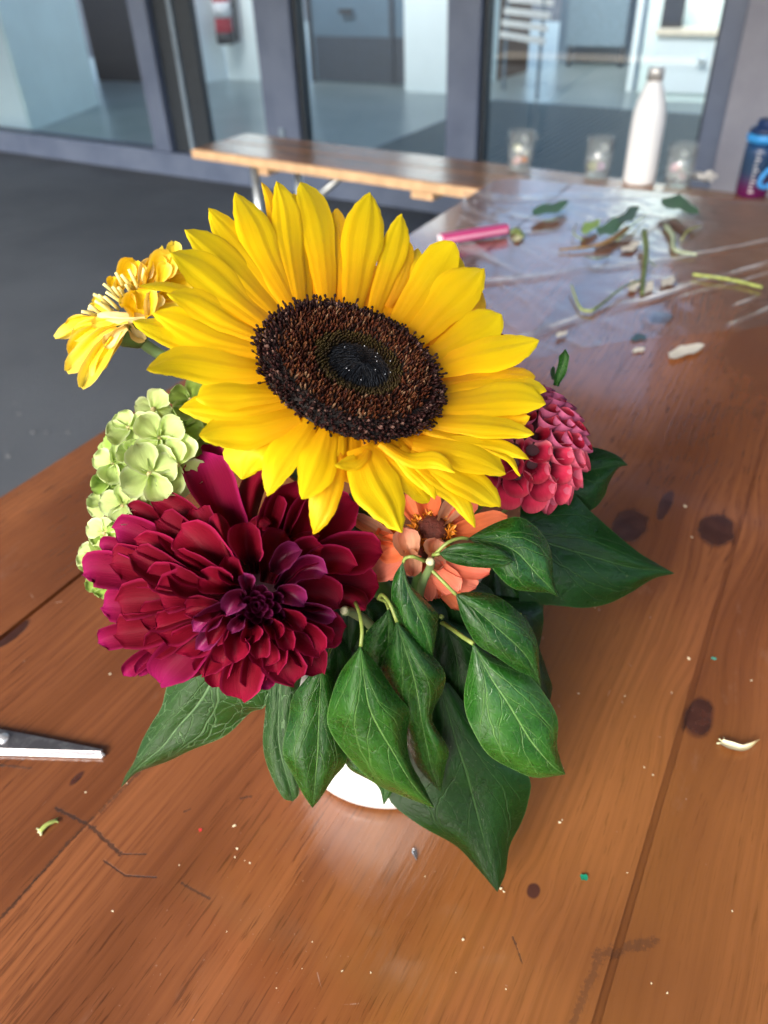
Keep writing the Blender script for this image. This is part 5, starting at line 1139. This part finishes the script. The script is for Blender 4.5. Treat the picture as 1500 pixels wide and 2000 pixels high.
# cream husk at the right
hk = empty('cream_husk', onz(1440, 1458, TABLE_Z), 'curved cream husk lying on the table near the right knot', 'husk')
td = tdep(.0018)
blade('husk', [(1410, 1449), (1430, 1456), (1455, 1460), (1484, 1444)], 7, [(0, .8), (.3, 1), (.7, .8), (1, .05)], lambda x, y, t, u: td(x, y) + .002 * (1 - u * u) - .002, plain('husk_cream', (.72, .66, .46), .6), hk, nr=12, nc=7)
for k, (x, y) in enumerate(((1400, 1452), (1404, 1443), (1414, 1440))): tube('frayed_tip', [onz(1414, 1450, TABLE_Z + .001), onz(x, y, TABLE_Z + .0015)], .00025, plain('husk_tip', (.66, .68, .42), .6) if k == 0 else bpy.data.materials['husk_tip'], hk, ns=5)
# green bract at the left front
gb = empty('bract_clipping', onz(92, 1615, TABLE_Z), 'small yellow green bract scrap left of the dark gouge', 'clipping')
tube('stalk', [onz(78, 1624, TABLE_Z + .001), onz(92, 1610, TABLE_Z + .0016), onz(110, 1602, TABLE_Z + .001)], [.0009, .0008, .0007], LIME, gb, ns=8)
for (x, y) in ((72, 1618), (80, 1632), (74, 1626)): tube('frill', [onz(80, 1623, TABLE_Z + .001), onz(x, y, TABLE_Z + .0006)], [.0007, .0003], plain('frill', (.55, .56, .30), .6) if 'frill' not in bpy.data.materials else bpy.data.materials['frill'], gb, ns=6)
for (x, y) in ((113, 1597), (114, 1607)): tube('fork', [onz(108, 1602, TABLE_Z + .001), onz(x, y, TABLE_Z + .0008)], [.0006, .0002], LIME, gb, ns=6)
# small gem and coloured flecks
gm_ = empty('glitter_gem', onz(811, 1669, TABLE_Z), 'tiny silver teardrop gem lying on the table before the cup', 'gem')
td2 = tdep(.0010)
blade('stone', [(813, 1681), (812, 1672), (809, 1663), (807, 1656)], 5.5, [(0, .1), (.3, .7), (.65, 1), (.9, .7), (1, .2)], lambda x, y, t, u: td2(x, y) + .0012 * u * u, plain('silver_gem', (.62, .64, .66), .12, .9), gm_, nr=10, nc=7)
blade('facet', [(812, 1674), (810, 1667), (809, 1661)], 2.4, PR_R, lambda x, y, t, u: td2(x, y) - .0004, plain('gem_dark', (.05, .05, .055), .2), gm_, nr=6, nc=5)
clip('confetti', [(1133, 1710), (1140, 1713), (1148, 1718)], 6, plain('emerald_foil', (.01, .22, .12), .35), 'tiny emerald green fleck on the table below the dark leaf', 'confetti', .0006, None, PR_DR, .0006)
clip('confetti', [(388, 1620), (391, 1621), (394, 1622)], 3.5, plain('red_fleck', (.55, .03, .03), .5), 'tiny red fleck on the table left of the cup', 'confetti', .0005, None, PR_DR, .0002)
clip('confetti', [(1389, 1285), (1394, 1286), (1399, 1287)], 2.5, plain('mint_fleck', (.06, .40, .28), .5), 'tiny mint green fleck right of the glossy leaves', 'confetti', .0005, None, PR_DR, .0002)
CRB = plain('crumb', (.72, .62, .40), .7, var=.2, scale=2000)
bm = bmesh.new(); bmesh.ops.create_icosphere(bm, subdivisions=1, radius=1)
for v in bm.verts: v.co *= random.uniform(.6, 1.15); v.co.z *= .6
cme = bpy.data.meshes.new('crumb'); bm.to_mesh(cme); bm.free(); cme.materials.append(CRB)
crumbs = [(457, 1614, 5), (463, 1658, 4), (459, 1675, 3.5), (488, 1686, 3), (478, 1681, 2), (1093, 1607, 5), (1098, 1602, 3), (978, 1736, 5), (984, 1742, 4), (904, 1836, 5), (1272, 1921, 3), (1303, 1940, 4), (220, 1780, 3), (610, 1840, 3), (668, 1897, 3), (724, 1900, 3), (443, 1820, 2.5), (1025, 1562, 2), (1258, 1499, 3), (1275, 1514, 3), (1345, 1287, 5), (1467, 1330, 4), (1312, 1353, 2.5), (1338, 990, 5), (1351, 1050, 3), (1162, 1187, 2), (1220, 1360, 2.5), (1130, 1355, 2.5), (215, 1318, 5), (167, 1548, 3), (248, 1530, 2), (830, 1712, 2.5), (890, 1900, 2), (988, 1932, 2), (540, 1930, 2), (590, 1892, 2), (350, 1690, 2), (1430, 1780, 2.5), (1225, 1705, 2.5), (1100, 1500, 2)]
for k, (x, y, s) in enumerate(crumbs):
    p = onz(x, y, TABLE_Z); o = bpy.data.objects.new('crumb', cme); COL.objects.link(o)
    sc_ = s / F * (p - CAM).length * .62; o.location = p + Vector((0, 0, sc_ * .5)); o.scale = (sc_ * random.uniform(.8, 1.4), sc_ * random.uniform(.7, 1.1), sc_); o.rotation_euler = (0, 0, random.uniform(0, 6))
    tag(o, 'tiny cream crumb scattered on the wooden table top', 'crumb', 'crumbs on the table')

# ---- scissors
sc = empty('scissors', onz(10, 1450, TABLE_Z), 'steel scissors entering at the left edge with closed blades', 'scissors')
m = Mat('scissor_steel'); n = m.noise(m.objco(), 180, 5, .7); m.color(m.mix(n.step(.45, .7), (.30, .29, .31), (.50, .49, .50))); m.set(Roughness=n * .3 + .2, Metallic=.9); SST = m.m
m = Mat('ground_edge'); n = m.noise(m.objco(), 300, 3); m.color(m.mix(n, (.62, .63, .66), (.80, .80, .82))); m.set(Roughness=.28, Metallic=.7); SED = m.m
def prism(name, pts, z0, z1, mat, parent):
    n = len(pts); V = [onz(x, y, TABLE_Z + z0) for x, y in pts]; V = V + [v + Vector((0, 0, z1 - z0)) for v in V]
    # keep the outline while raising it
    Fc = [tuple(range(n, 2 * n)), tuple(reversed(range(n)))] + [(i, (i + 1) % n, n + (i + 1) % n, n + i) for i in range(n)]
    bm = bmesh.new(); vs = [bm.verts.new(v) for v in V]
    for f in Fc: bm.faces.new([vs[i] for i in f])
    bmesh.ops.recalc_face_normals(bm, faces=bm.faces)
    bmesh.ops.bevel(bm, geom=bm.edges[:], offset=.00018, segments=1, affect='EDGES')
    me = bpy.data.meshes.new(name); bm.to_mesh(me); bm.free(); return link(name, me, mat, parent, smooth=False)
prism('blade', [(-120, 1412), (0, 1427), (70, 1440), (150, 1456), (202, 1467), (198, 1472), (0, 1466), (-120, 1464)], .0016, .0028, SST, sc)
prism('blade', [(-120, 1462), (0, 1465), (60, 1468), (200, 1471), (206, 1476), (200, 1482), (0, 1476), (-120, 1474)], .0004, .0015, SED, sc)
prism('hollow', [(40, 1471.6), (180, 1475), (180, 1476), (40, 1472.8)], .00155, .0017, plain('groove', (.12, .12, .13), .4, .6), sc)
lathe('screw', [(0, .0018), (.0018, .0016), (.0024, .0006), (.0024, -.001)], onz(7, 1443, TABLE_Z + .0028), SED, sc, ns=16)
HPL = plain('handle_plastic', (.02, .05, .16), .4)
for (cx_, cy_) in ((-420, 1390), (-400, 1560)):
    tube('handle', [onz(cx_ + 110 * math.cos(a * math.pi / 6), cy_ + 62 * math.sin(a * math.pi / 6), TABLE_Z + .004) for a in range(13)], .0032, HPL, sc, ns=8, nr=40)
    tube('shank', [onz(-110, 1440 + (30 if cy_ > 1500 else 0), TABLE_Z + .002), onz(cx_ + 105, cy_ + (-20 if cy_ > 1500 else 20), TABLE_Z + .003)], [.0016, .0026], HPL, sc, ns=8)
